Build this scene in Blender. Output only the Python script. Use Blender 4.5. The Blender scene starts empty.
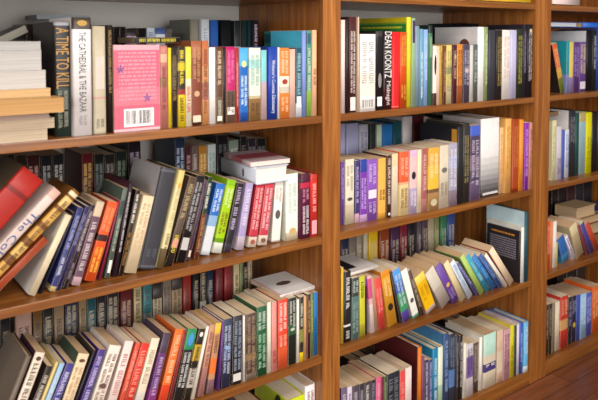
import bpy, bmesh, math, random
from mathutils import Matrix, Vector
C = bpy.context.scene.collection
rnd = random.Random(11)
ROWS = [
('b1s1',1,1,0,[
 (432.2,30.0,1040.2,0.0,33.9,160,242,'1d181b','thick black hardcover lettered in gold','black gold-lettered one',{'hc':1,'T':('A TIME TO KILL','b98a3c',0.42,0.95,0.8),'bands':[(0,0.42,'2a3a32'),(0.97,1,'8a8a90')],'tx':[('8d8a7c',0.05,0.4)]}),
 (470.2,18.0,1040.2,0.0,41.3,165,252,'ece8e6','thick white hardcover with black lettering','white one',{'hc':1,'T':('THE CATHEDRAL & THE BAZAAR','3a3836',0.2,0.88,0.36),'bands':[(0.9,1,'3b3226')],'em':('b48c3e',0.92,0.985),'sub':('8a8685',0.07,0.17)}),
 (507.5,18.0,1040.2,0.0,28.8,150,234,'b9ad94','beige cloth-coloured hardcover','beige one',{'hc':1,'bands':[(0,0.02,'b5aa92'),(0.33,0.345,'c58e8a')],'stk':(0.42,0.72,'d3c1b4'),'tx':[('6f675a',0.05,0.14)]}),
 (535.4,30.0,1040.2,0.0,15.9,150,237,'241b18','dark brown book with gold lettering','gold-lettered brown one',{'hc':1,'tx':[('9a7c3f',0.35,0.95)]}),
 (657.3,17.0,1040.2,0.0,17.5,109,191,'b9736a','paperback with mottled rose spine','mottled rose one',{'bands':[(0.5,0.62,'8e6a4a'),(0.8,0.9,'d3a98f')],'tx':[('7b2e3a',0.2,0.75)]}),
 (673.8,21.8,1040.2,0.0,8.6,112,186,'f0d21f','slim bright yellow paperback','yellow one',{}),
 (686.0,21.4,1040.2,0.0,15.0,108,186,'241f1b','black paperback with brown lettering','brown-lettered black one',{'tx':[('8a6a35',0.3,0.9)]}),
 (704.2,21.1,1040.2,0.0,19.0,108,189,'2a2718','black paperback with yellow blocks','yellow-blocked one',{'bands':[(0,0.4,'e0c42a'),(0.4,0.47,'8e2c28'),(0.7,0.8,'bfae2e')],'tx':[('1f1b15',0.06,0.36),('e8d231',0.5,0.95)]}),
 (721.8,20.4,1040.2,0.0,15.4,107,188,'e9dfc4','cream paperback with yellow top','cream one',{'bands':[(0.6,1,'d8cf52')],'tx':[('c24a35',0.1,0.5)]}),
 (743.6,21.9,1040.2,0.0,26.7,130,202,'7c3c26','tall brick-brown paperback with medallion','brick-brown one',{'bands':[(0.8,1,'9d5a3a'),(0,0.08,'4f2a22')],'em':('c7a27c',0.33,0.42),'stk':(0.04,0.12,'dccdb2'),'tx':[('c79a6a',0.5,0.92)]}),
 (769.6,26.4,1040.2,0.0,17.7,130,202,'cf8d58','orange-tan mottled paperback','orange-tan one',{'bands':[(0.7,1,'b9683c'),(0.3,0.5,'9a5a4a')],'tx':[('6d3420',0.1,0.9)]}),
 (789.3,27.5,1040.2,0.0,18.0,108,186,'f3efea','plain white slim paperback','slim white one',{}),
 (808.1,26.2,1040.2,0.0,18.2,111,186,'5c3a2a','brown paperback lettered in cream','cream-lettered brown one',{'bands':[(0,0.35,'6b5a49')],'tx':[('d9c3a4',0.5,0.95),('bba',0.1,0.3)],'stk':(0.03,0.1,'e8dfd0')}),
 (823.9,29.1,1040.2,0.0,9.9,113,182,'2a1f22','slim dark brown paperback','slim dark brown one',{}),
 (842.8,30.9,1040.2,0.0,25.9,107,187,'b81f63','magenta paperback with dark lower half','magenta one',{'bands':[(0,0.42,'6e5648')],'tx':[('2a2220',0.1,0.4),('e07ab0',0.5,0.95)],'stk':(0.1,0.2,'e9e0d8')}),
 (861.9,30.7,1040.2,0.0,9.5,111,184,'a3242c','slim crimson paperback','slim crimson one',{'tx':[('eab',0.2,0.8)]}),
 (879.9,29.1,1040.2,0.0,25.8,107,184,'2166b4','blue paperback with bright swirling letters','swirl-lettered blue one',{'bands':[(0.75,1,'4fa3d2'),(0.0,0.12,'1f4e9b')],'T':('','cfe9f4',0.1,0.6,0.7),'tx':[('dff2ff',0.2,0.62)],'em':('d8e29a',0.72,0.84)}),
 (910.4,24.6,1040.2,0.0,34.5,107,184,'d7e3d2','pale mint paperback with picture','pale mint one',{'bands':[(0,0.3,'8c6a3e'),(0.3,0.34,'c1b08d'),(0.72,0.84,'a6d6d0')],'tx':[('5b3a2a',0.06,0.24),('8fb0a6',0.45,0.9)]}),
 (937.0,23.6,1040.2,0.0,16.9,113,178,'b9a9b6','mauve-grey slim paperback','mauve-grey one',{'bands':[(0.55,1,'7fc6c9'),(0.0,0.5,'c2a8a8')]}),
 (961.1,18.3,1040.2,0.0,29.3,130,186,'1d3f9d','royal blue dictionary with white lettering','royal blue one',{'T':("Webster's Concise Dictionary",'e8ecf6',0.08,0.82,0.5)}),
 (979.0,17.9,1040.2,0.0,5.6,111,185,'eee9e2','very slim white booklet','slim booklet',{}),
 (997.2,17.4,1040.2,0.0,29.9,113,183,'e0813c','orange paperback with cream emblem','orange one',{'bands':[(0.45,0.6,'efe3d2'),(0.36,0.45,'c9c0ae')],'em':('a33a2a',0.47,0.57),'tx':[('f2dcb8',0.62,0.95),('f2c79a',0.08,0.3)]}),
 (1021.4,15.5,1040.2,0.0,17.8,109,180,'d9b3a2','dusty pink slim paperback','dusty pink one',{}),
 (1042.1,16.0,1040.2,0.0,19.6,109,183,'1f4f66','dark teal paperback with pale lettering','dark teal one',{'bands':[(0.0,0.2,'cfd3d6')],'tx':[('9fc6cc',0.3,0.92)],'stk':(0.14,0.3,'e3e3e0')}),
 (1059.6,13.8,1040.2,0.0,14.8,150,228,'7f92cf','tall lilac-blue hardcover with turquoise cover','tall turquoise one',{'hc':1,'L':'58c4e8','LT':('1f6f96',0.6,0.8,0.15,0.85)}),
 (1076.9,17.1,1040.2,0.0,14.9,205,228,'3f8f7c','tall sea-green picture book','sea-green one',{'bands':[(0.0,0.3,'86b04c'),(0.85,0.97,'2e5f6e')],'tx':[('d6e0c4',0.3,0.8)]}),
 (1092.3,13.2,1040.2,0.0,15.0,205,230,'eab58e','tall peach picture book','tall peach one',{'tx':[('8b4a32',0.35,0.55)]}),
]),
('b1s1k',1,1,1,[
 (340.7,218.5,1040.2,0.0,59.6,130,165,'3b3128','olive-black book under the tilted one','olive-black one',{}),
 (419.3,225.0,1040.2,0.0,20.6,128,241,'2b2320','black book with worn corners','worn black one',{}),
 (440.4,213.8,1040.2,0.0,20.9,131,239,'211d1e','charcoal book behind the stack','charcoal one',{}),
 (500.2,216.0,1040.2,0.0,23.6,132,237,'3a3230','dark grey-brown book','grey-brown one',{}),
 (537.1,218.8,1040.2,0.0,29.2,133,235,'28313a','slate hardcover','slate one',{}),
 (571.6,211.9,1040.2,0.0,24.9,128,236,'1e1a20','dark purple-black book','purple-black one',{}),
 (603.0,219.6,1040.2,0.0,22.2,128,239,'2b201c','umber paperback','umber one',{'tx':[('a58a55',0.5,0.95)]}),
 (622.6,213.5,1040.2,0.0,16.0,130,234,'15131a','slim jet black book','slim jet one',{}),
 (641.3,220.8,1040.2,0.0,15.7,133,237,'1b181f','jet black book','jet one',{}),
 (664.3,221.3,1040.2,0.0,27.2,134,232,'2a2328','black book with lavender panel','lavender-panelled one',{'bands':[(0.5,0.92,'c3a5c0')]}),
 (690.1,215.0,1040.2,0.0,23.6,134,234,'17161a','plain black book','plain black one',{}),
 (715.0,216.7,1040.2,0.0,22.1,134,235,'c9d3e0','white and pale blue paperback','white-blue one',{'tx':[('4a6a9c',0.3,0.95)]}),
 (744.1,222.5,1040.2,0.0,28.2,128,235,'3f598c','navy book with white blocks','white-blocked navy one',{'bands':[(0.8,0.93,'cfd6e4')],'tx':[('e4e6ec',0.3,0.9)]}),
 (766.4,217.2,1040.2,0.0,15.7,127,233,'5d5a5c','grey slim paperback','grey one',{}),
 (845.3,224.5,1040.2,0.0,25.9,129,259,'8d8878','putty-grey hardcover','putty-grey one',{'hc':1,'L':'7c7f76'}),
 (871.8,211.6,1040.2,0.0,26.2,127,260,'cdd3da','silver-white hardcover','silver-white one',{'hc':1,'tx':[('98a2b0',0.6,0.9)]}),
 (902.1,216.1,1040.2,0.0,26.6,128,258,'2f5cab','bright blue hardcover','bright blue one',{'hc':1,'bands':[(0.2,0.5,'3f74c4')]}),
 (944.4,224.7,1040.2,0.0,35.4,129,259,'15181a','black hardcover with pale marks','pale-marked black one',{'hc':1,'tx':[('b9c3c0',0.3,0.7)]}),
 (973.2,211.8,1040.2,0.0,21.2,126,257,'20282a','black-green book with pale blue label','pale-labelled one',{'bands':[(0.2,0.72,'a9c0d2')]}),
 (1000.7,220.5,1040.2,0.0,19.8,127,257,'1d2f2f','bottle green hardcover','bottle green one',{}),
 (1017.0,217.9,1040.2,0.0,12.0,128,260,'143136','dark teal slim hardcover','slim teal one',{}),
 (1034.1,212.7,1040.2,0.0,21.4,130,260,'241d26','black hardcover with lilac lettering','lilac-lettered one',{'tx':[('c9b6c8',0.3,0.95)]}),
]),
('b1s2',1,2,0,[
 (139.4,31.9,729.4,44.3,55.0,170,332,'a8281f','thick scarlet hardcover leaning far over','scarlet one',{'hc':1,'L':'5a4a38','bands':[(0.1,0.13,'7c1c18'),(0.32,0.36,'7c1c18'),(0.58,0.62,'7c1c18'),(0.84,0.87,'7c1c18')]}),
 (200.7,32.9,718.3,46.4,22.5,150,302,'e3cfc4','cream hardcover lettered in blue leaning far over','blue-lettered cream one',{'hc':1,'T':('The Color','4d5f92',0.36,0.8,0.7),'bands':[(0.93,1,'d7b2a2')]}),
 (234.3,29.2,718.1,48.1,21.2,150,302,'7d4f22','gold-tooled brown leather book leaning far over','gold-tooled one',{'hc':1,'bands':[(0.1,0.2,'d2a85c'),(0.26,0.36,'cf9f50'),(0.42,0.52,'d8b068'),(0.57,0.66,'c99a4c'),(0.7,0.82,'cfa354'),(0.85,0.93,'e3bf7a'),(0.95,0.98,'e9d9b0')],'tx':[('5d3416',0.08,0.9)]}),
 (263.4,28.2,716.0,49.3,15.4,109,171,'9c4428','rust-red book leaning under the gold-tooled one','rust-red one',{}),
 (362.7,31.9,713.6,26.7,15.1,130,175,'e0d0b0','white-covered book with cream spine,leaning','white-covered one',{'L':'ece6da'}),
 (382.0,35.7,711.3,24.1,5.4,110,176,'1d1f33','slim ink-blue paperback','slim ink-blue one',{}),
 (404.4,32.4,712.4,20.4,12.5,108,181,'2c3470','indigo paperback with white lettering','indigo one',{'bands':[(0,0.06,'c9b27a')],'tx':[('cdd2e6',0.16,0.4),('aab2d8',0.5,0.9)]}),
 (417.6,34.1,712.0,21.3,10.0,108,182,'26265c','slim cobalt-violet paperback','cobalt-violet one',{'tx':[('8f8fc4',0.5,0.9)]}),
 (431.6,34.7,712.0,20.6,10.4,113,183,'2c2436','dark plum paperback','dark plum one',{'tx':[('c8b9c6',0.4,0.92),('988aa0',0.1,0.3)]}),
 (454.9,35.0,713.2,18.4,18.8,106,184,'6a4c5e','plum paperback with cream edge','plum-cream one',{'bands':[(0,0.1,'c7a5ac'),(0.82,1,'cbb59a')],'tx':[('ddd0cc',0.15,0.75)]}),
 (487.3,40.4,714.0,18.2,24.1,111,177,'e3582c','bright orange-red paperback','orange-red one',{'bands':[(0.5,0.58,'3c1a1c')],'tx':[('f3c34e',0.1,0.42),('f4a066',0.62,0.92)]}),
 (510.5,41.5,710.8,15.5,4.7,109,179,'8d2a44','slim wine-red paperback','slim wine one',{}),
 (527.0,41.5,711.5,13.0,11.3,130,202,'55655c','grey-green paperback with white label','grey-green one',{'bands':[(0.7,0.86,'2d4a44')],'stk':(0.06,0.2,'efe9e0'),'tx':[('b7c2b4',0.3,0.66)]}),
 (546.0,41.6,711.3,11.1,11.5,150,211,'30202a','dark maroon hardcover lettered in white','dark maroon one',{'hc':1,'L':'4a1d2c','tx':[('ded6d4',0.25,0.9)]}),
 (558.2,39.5,711.5,13.2,11.6,107,194,'241a17','black-brown paperback with white lettering','black-brown one',{'tx':[('f0ece6',0.6,0.95),('a8763a',0.1,0.5)]}),
 (579.4,34.8,713.9,15.3,27.7,120,177,'e6d0ac','plain cream thick paperback','plain cream one',{'tx':[('cbb08c',0.3,0.9)]}),
 (619.2,31.7,714.9,13.9,38.9,165,236,'3a3a40','large charcoal-grey hardcover','charcoal-grey one',{'hc':1,'L':'b9b6b6','bands':[(0.02,0.04,'5a5a60'),(0.96,0.98,'5a5a60')],'tx':[('565860',0.1,0.2)]}),
 (648.2,25.1,712.5,14.8,17.7,150,231,'e2d5a0','cream hardcover with photo-strip edge','photo-strip one',{'hc':1,'bands':[(0,0.2,'6c5a3a'),(0.85,1,'d8c27a')],'tx':[('6b5b44',0.1,0.35),('c9b98c',0.4,0.8)],'em':('d6a23a',0.8,0.88)}),
 (671.6,31.1,713.4,18.3,20.2,130,212,'57463a','dark taupe book lettered in yellow','dark taupe one',{'bands':[(0,0.3,'2a2421')],'tx':[('d8c64a',0.1,0.34),('b8a878',0.5,0.92)],'stk':(0.2,0.3,'d98a90')}),
 (704.9,35.9,713.4,15.7,23.7,130,209,'1a171c','black paperback with fine white print','fine-print one',{'stk':(0.14,0.28,'c4c0be'),'tx':[('b9b4b4',0.35,0.92)]}),
 (725.6,38.8,711.4,15.4,9.3,111,196,'4a3350','slim aubergine paperback','slim aubergine one',{'stk':(0.05,0.13,'e6d2c0')}),
 (748.8,39.8,711.5,12.0,12.4,130,200,'1f3d2c','dark green paperback lettered in white','dark green one',{'bands':[(0,0.55,'6d3a2c')],'tx':[('f1eee4',0.6,0.92),('c98f5a',0.08,0.5)]}),
 (776.8,47.2,713.6,15.3,25.5,107,178,'2d6fc0','blue paperback fading to white','blue-white one',{'bands':[(0,0.4,'d9dde0'),(0.4,0.55,'8fb2d6'),(0,0.08,'5a7ec0')],'tx':[('e6f0fa',0.6,0.92)]}),
 (808.3,43.3,713.4,14.1,26.1,120,184,'a6cf1f','lime green paperback with red lettering','lime one',{'bands':[(0,0.14,'e6e9da'),(0.14,0.2,'6a9a1c'),(0.92,1,'86b81c')],'tx':[('7a3a1c',0.25,0.55),('e9f2c0',0.6,0.88)]}),
 (834.8,37.6,712.6,13.5,21.0,120,173,'25222a','black paperback with violet lettering','violet-lettered black one',{'bands':[(0,0.12,'3c3846')],'tx':[('b9aac4',0.3,0.94)]}),
 (868.6,33.4,712.2,10.6,21.8,107,170,'a99bc4','lilac paperback','lilac one',{'bands':[(0,0.2,'c8b9c8')],'tx':[('e6dcec',0.3,0.9)]}),
 (905.1,34.2,712.4,10.0,25.4,111,165,'c23a48','rose-red paperback with white foot','first rose-red one',{'bands':[(0,0.16,'e2d0bd'),(0.16,0.18,'9c2c3a')],'tx':[('f0c9c6',0.25,0.92)],'em':('a3584a',0.03,0.13)}),
 (936.0,31.1,712.3,8.7,27.6,107,161,'c4404e','rose-red paperback with pale picture foot','second rose-red one',{'bands':[(0,0.16,'e6d6c6')],'tx':[('f2cfcd',0.25,0.92)],'em':('7b5a48',0.03,0.13)}),
 (981.0,35.9,711.3,4.6,27.8,111,159,'efe6dc','white paperback with grey oval','oval-marked white one',{'bands':[(0.0,0.03,'c2b8aa')],'em':('5e5a52',0.36,0.56),'tx':[('c4b4a8',0.65,0.9)]}),
 (1028.6,26.7,710.2,0.0,40.9,150,179,'e6ecdd','thick pale mint hardcover','thick pale mint one',{'hc':1,'bands':[(0,0.12,'cdbf9d')],'tx':[('c3cbb9',0.4,0.85)],'em':('cfae74',0.08,0.2)}),
 (1065.8,17.7,710.2,0.0,32.7,150,176,'5e1f3d','burgundy hardcover with white lettering','burgundy one',{'hc':1,'bands':[(0.86,1,'4a1530'),(0.78,0.86,'c0304a')],'T':('','e9dbe0',0.1,0.5,0.6),'tx':[('e9dbe0',0.06,0.5),('c98aa0',0.55,0.76)]}),
 (1095.8,18.6,710.2,0.0,25.9,150,170,'d43a35','red hardcover with pale label','red one',{'hc':1,'bands':[(0.9,1,'b8352f')],'stk':(0.04,0.26,'e3a7b0'),'tx':[('f0b0a4',0.35,0.85)]}),
]),
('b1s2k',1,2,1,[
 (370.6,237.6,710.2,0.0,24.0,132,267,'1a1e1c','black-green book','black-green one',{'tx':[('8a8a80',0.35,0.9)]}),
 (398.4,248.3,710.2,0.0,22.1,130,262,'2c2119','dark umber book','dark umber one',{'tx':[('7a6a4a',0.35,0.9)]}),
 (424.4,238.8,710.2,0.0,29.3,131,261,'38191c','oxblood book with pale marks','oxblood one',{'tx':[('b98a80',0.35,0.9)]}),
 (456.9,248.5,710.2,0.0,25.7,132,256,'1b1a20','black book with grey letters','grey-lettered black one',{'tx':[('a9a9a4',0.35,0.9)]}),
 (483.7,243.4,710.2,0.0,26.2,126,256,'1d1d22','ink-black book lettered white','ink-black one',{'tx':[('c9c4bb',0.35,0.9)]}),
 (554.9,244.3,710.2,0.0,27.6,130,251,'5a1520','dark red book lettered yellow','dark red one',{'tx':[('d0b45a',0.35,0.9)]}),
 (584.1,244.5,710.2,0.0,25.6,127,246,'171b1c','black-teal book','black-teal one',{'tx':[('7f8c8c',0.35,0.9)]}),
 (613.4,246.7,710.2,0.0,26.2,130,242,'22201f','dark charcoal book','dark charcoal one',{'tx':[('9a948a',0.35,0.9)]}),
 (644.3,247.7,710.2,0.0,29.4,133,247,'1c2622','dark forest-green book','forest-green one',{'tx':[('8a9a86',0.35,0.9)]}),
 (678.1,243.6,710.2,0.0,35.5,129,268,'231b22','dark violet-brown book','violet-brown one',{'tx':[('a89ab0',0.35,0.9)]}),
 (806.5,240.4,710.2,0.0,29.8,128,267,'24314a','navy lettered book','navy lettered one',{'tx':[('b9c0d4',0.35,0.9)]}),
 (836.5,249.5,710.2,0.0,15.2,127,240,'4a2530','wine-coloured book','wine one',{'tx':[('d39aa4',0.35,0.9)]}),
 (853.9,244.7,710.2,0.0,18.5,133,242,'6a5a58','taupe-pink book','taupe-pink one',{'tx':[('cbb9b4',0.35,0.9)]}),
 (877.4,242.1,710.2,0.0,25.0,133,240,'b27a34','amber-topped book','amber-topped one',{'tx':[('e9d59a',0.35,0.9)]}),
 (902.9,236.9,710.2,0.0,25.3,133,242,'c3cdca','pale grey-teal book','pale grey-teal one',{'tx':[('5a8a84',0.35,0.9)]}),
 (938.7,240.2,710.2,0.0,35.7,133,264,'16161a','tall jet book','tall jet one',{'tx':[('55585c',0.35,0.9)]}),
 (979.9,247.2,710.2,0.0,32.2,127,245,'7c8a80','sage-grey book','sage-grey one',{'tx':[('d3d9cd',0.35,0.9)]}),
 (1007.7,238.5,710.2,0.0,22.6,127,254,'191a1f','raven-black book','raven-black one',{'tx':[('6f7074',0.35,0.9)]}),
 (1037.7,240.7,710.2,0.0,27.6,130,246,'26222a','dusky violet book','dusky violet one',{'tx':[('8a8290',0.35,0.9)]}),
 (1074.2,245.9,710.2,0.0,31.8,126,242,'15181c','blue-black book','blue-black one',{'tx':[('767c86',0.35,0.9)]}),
]),
('b1s3',1,3,0,[
 (263.5,19.6,382.8,22.9,13.6,150,228,'6b5d50','large grey-brown hardcover','grey-brown one',{'hc':1,'L':'7c6e5e'}),
 (288.4,20.4,384.2,22.6,20.8,112,227,'e2d3bf','off-white paperback with black lettering','off-white one',{'L':'3b2030','tx':[('4a4038',0.1,0.9)],'em':('5a4438',0.92,0.97)}),
 (316.6,20.4,383.1,23.8,14.1,107,192,'2a1f1d','dark brown paperback lettered in white','dark brown one',{'tx':[('d9cdbf',0.2,0.9)]}),
 (331.1,19.2,381.6,23.2,7.2,113,198,'d8c27c','slim straw-yellow paperback','straw one',{}),
 (343.0,19.8,382.6,23.6,11.7,112,191,'9dc0dc','sky blue paperback','sky blue one',{'tx':[('dbe9f2',0.3,0.9)]}),
 (362.8,22.9,383.9,24.3,18.0,111,183,'463f86','violet-blue paperback with white lettering','violet-blue one',{'tx':[('d5d2ea',0.15,0.9)]}),
 (396.3,21.4,384.7,21.4,24.7,111,193,'e6cfac','thick cream paperback','thick cream one',{'L':'3d5648','tx':[('c39a6c',0.3,0.85)],'em':('6b4a38',0.9,0.95)}),
 (412.4,19.6,381.1,22.6,4.8,113,201,'2b2426','slim black paperback','slim black one',{}),
 (435.2,20.3,383.5,21.8,17.8,113,193,'4c3a82','deep purple paperback with emblem','deep purple one',{'tx':[('cfc4e6',0.3,0.92)],'em':('d8b25c',0.14,0.22)}),
 (469.2,19.5,385.3,20.7,28.7,120,191,'ece0d2','thick white paperback with brown sketch','brown-sketched white one',{'tx':[('8a6a5a',0.3,0.9)],'em':('6b5148',0.5,0.58)}),
 (509.3,21.7,383.6,18.7,21.5,111,190,'edd9d0','pink-white paperback','pink-white one',{'tx':[('c98a88',0.3,0.85)]}),
 (531.8,19.3,382.0,18.7,10.9,107,182,'e0563f','slim vermilion paperback','slim vermilion one',{'tx':[('f5b09a',0.4,0.9)]}),
 (550.8,20.4,383.6,19.3,20.9,109,175,'d83c31','vermilion paperback','vermilion one',{'tx':[('f3a68c',0.3,0.9)]}),
 (578.7,19.1,383.5,17.6,21.5,107,179,'ead9c0','cream paperback with black drop','black-drop one',{'em':('25222a',0.12,0.2),'bands':[(0,0.32,'dfd6cc')],'tx':[('b8a88c',0.4,0.85)]}),
 (610.0,15.3,382.7,15.7,18.9,107,185,'6b3f78','purple paperback','purple one',{'bands':[(0.75,1,'4a3a50'),(0,0.3,'8d3f88')],'tx':[('c6a8cc',0.2,0.7)]}),
 (642.4,18.1,383.2,16.0,21.7,107,184,'ef7334','bright orange paperback','bright orange one',{'bands':[(0.0,0.3,'e24a2c')],'tx':[('f7cda0',0.3,0.92)]}),
 (661.8,18.1,381.4,14.9,9.2,109,179,'8a2a30','slim brick-red paperback','slim brick-red one',{}),
 (683.2,15.9,383.4,14.2,25.7,109,175,'2c2b2c','black paperback with blue oval','blue-oval one',{'bands':[(0.72,1,'2f8a5a')],'em':('4f9ad8',0.74,0.97),'tx':[('e3e0da',0.2,0.68)]}),
 (708.5,15.5,382.5,14.6,18.6,107,169,'262019','black paperback with amber blocks','amber-blocked one',{'bands':[(0.55,0.78,'c9a53c'),(0.18,0.45,'b9b0a4')],'tx':[('2a231c',0.2,0.75)],'em':('efe9df',0.88,0.97)}),
 (723.9,14.0,381.2,14.2,8.4,113,173,'ece3d6','slim white paperback','slim white one',{}),
 (744.1,12.4,381.6,11.5,14.3,111,172,'c79078','salmon-tan paperback','salmon-tan one',{'bands':[(0,0.4,'b07a74')],'tx':[('8a5a4c',0.4,0.9)]}),
 (768.4,12.5,381.6,9.0,17.7,108,171,'c4906a','tan paperback with orange label','tan one',{'bands':[(0.85,1,'e0b84a'),(0.28,0.5,'ee7a3c'),(0,0.2,'8a6a70')],'tx':[('6a4438',0.52,0.82)]}),
 (793.4,10.5,380.4,4.5,5.0,106,172,'6a3f86','slim violet paperback','slim violet one',{}),
 (814.7,14.6,380.8,2.7,25.4,113,172,'2d3552','navy paperback with pale lettering','navy one',{'bands':[(0.4,0.6,'46527c')],'tx':[('c6ccde',0.2,0.9)],'em':('8fb4dd',0.55,0.62)}),
 (845.6,12.8,380.6,1.7,28.0,112,174,'25252b','black paperback with blue-grey lettering','blue-grey-lettered one',{'tx':[('9aa6b8',0.2,0.92)],'stk':(0.05,0.16,'dcd8d2')}),
 (868.1,12.8,380.2,0.0,6.2,107,170,'e9e2d8','very slim white paperback','very slim white one',{}),
 (887.4,11.1,380.2,0.0,31.6,110,171,'4d3a32','mottled brown paperback','mottled brown one',{'bands':[(0.3,0.4,'8a6a44'),(0.6,0.7,'6a5648'),(0,0.1,'7a6a5c')],'tx':[('a08a70',0.1,0.95)]}),
 (920.3,11.5,380.2,0.0,30.8,114,181,'1f5a38','dark green paperback lettered pale green','dark green one',{'tx':[('a9cfae',0.1,0.6),('d3e3cf',0.65,0.92)]}),
 (944.1,12.7,380.2,0.0,12.1,114,186,'e8e6d2','slim cream-white paperback','slim cream-white one',{}),
 (958.2,9.7,380.2,0.0,15.3,111,184,'e79088','salmon pink paperback','salmon pink one',{'tx':[('b03a48',0.1,0.3)]}),
 (987.3,12.8,380.2,0.0,32.2,112,183,'dc4530','red-orange paperback lettered in white','red-orange one',{'bands':[(0,0.3,'e2603c')],'tx':[('f6e0d4',0.55,0.95),('f4b898',0.3,0.48)]}),
 (1018.3,12.8,380.2,0.0,26.3,113,180,'20261f','black-green paperback with white lettering','black-green one',{'bands':[(0.45,0.6,'2f5a3c')],'tx':[('d3d6c9',0.55,0.95)],'em':('c9cabf',0.5,0.56)}),
 (1036.3,11.5,380.2,0.0,8.3,113,172,'f1ede2','narrow white paperback','narrow white one',{}),
 (1048.4,12.2,380.2,0.0,12.8,111,175,'2b2820','black paperback with yellow foot','yellow-footed one',{'bands':[(0,0.14,'f0cf2a'),(0.3,0.5,'8a8a44')],'tx':[('e6e2c8',0.5,0.9)]}),
 (1062.9,15.1,380.2,0.0,9.4,112,173,'d3a06a','slim tan paperback','slim tan one',{}),
 (1073.8,12.5,380.2,0.0,11.5,108,177,'4c2026','slim maroon paperback','maroon one',{'tx':[('c9a050',0.4,0.9)]}),
 (1084.3,13.0,380.2,0.0,7.6,111,176,'4f8a3c','slim leaf-green paperback','leaf-green one',{'tx':[('f0d23a',0.4,0.9)]}),
 (1099.8,16.7,380.2,0.0,15.6,113,175,'2a6fb0','blue paperback at the panel','blue one',{'tx':[('1f4a80',0.2,0.6)]}),
]),
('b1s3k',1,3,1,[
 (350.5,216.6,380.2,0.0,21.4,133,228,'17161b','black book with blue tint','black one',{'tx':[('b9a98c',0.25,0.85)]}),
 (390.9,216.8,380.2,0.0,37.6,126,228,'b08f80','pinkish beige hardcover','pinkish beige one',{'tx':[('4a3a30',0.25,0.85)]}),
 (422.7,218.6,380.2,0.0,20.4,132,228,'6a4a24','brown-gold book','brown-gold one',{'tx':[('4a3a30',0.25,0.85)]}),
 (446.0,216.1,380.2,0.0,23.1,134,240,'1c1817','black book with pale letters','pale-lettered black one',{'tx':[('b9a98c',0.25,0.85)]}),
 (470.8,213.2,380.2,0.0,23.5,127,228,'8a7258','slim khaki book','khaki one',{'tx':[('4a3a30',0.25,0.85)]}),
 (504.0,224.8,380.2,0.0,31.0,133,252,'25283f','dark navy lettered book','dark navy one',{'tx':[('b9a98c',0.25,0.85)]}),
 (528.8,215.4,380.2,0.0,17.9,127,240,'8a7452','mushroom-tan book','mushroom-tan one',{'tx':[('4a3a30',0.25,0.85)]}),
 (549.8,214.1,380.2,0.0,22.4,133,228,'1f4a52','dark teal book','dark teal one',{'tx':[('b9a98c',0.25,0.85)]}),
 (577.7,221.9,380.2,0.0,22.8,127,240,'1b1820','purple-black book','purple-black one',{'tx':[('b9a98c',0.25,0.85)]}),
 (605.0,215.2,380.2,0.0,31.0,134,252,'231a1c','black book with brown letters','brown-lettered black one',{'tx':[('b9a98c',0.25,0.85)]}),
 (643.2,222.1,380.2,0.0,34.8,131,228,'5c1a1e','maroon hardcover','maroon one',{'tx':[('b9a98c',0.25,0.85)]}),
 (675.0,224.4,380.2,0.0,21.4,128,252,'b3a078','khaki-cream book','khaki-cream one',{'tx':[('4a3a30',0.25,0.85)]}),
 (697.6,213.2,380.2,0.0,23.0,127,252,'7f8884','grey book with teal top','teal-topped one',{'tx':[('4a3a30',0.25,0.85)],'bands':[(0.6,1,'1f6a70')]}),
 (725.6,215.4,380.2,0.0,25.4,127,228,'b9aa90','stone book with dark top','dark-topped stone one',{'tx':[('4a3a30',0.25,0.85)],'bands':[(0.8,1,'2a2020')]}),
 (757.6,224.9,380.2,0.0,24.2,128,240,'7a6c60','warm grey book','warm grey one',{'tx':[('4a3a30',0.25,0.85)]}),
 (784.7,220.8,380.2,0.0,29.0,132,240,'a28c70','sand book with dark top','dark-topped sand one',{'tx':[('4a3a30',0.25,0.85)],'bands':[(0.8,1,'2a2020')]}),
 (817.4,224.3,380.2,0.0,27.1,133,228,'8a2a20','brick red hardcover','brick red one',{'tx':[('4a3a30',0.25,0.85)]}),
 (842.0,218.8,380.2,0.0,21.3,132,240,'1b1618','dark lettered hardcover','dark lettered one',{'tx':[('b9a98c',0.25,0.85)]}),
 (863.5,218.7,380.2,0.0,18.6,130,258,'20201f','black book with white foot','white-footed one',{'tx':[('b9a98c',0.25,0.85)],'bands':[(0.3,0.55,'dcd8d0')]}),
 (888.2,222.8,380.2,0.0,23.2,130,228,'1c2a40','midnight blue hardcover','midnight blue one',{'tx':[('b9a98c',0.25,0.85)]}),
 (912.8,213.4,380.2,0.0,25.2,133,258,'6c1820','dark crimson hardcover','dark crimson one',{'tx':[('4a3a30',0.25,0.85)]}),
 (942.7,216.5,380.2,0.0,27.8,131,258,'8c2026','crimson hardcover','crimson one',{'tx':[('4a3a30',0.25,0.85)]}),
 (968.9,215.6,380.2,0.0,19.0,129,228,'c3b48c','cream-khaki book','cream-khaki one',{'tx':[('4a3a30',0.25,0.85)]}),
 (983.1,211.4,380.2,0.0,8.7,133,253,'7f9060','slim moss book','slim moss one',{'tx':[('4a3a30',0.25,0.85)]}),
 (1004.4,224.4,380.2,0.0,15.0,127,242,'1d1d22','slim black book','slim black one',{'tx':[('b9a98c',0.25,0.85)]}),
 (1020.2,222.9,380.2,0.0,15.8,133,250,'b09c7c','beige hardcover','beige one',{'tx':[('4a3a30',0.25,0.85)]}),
]),
('b1s4',1,4,0,[
 (921.8,29.2,50.2,0.0,56.2,100,235,'5a2c20','rust-brown hardcover','rust-brown one',{'hc':1}),
 (1043.0,30.4,50.2,0.0,61.1,160,224,'cdd62a','thick lime-yellow picture hardcover','lime-yellow one',{'hc':1,'L':'c6dc22','LE':('1d2a10',0.55,1.0,0.12,0.38)}),
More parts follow.
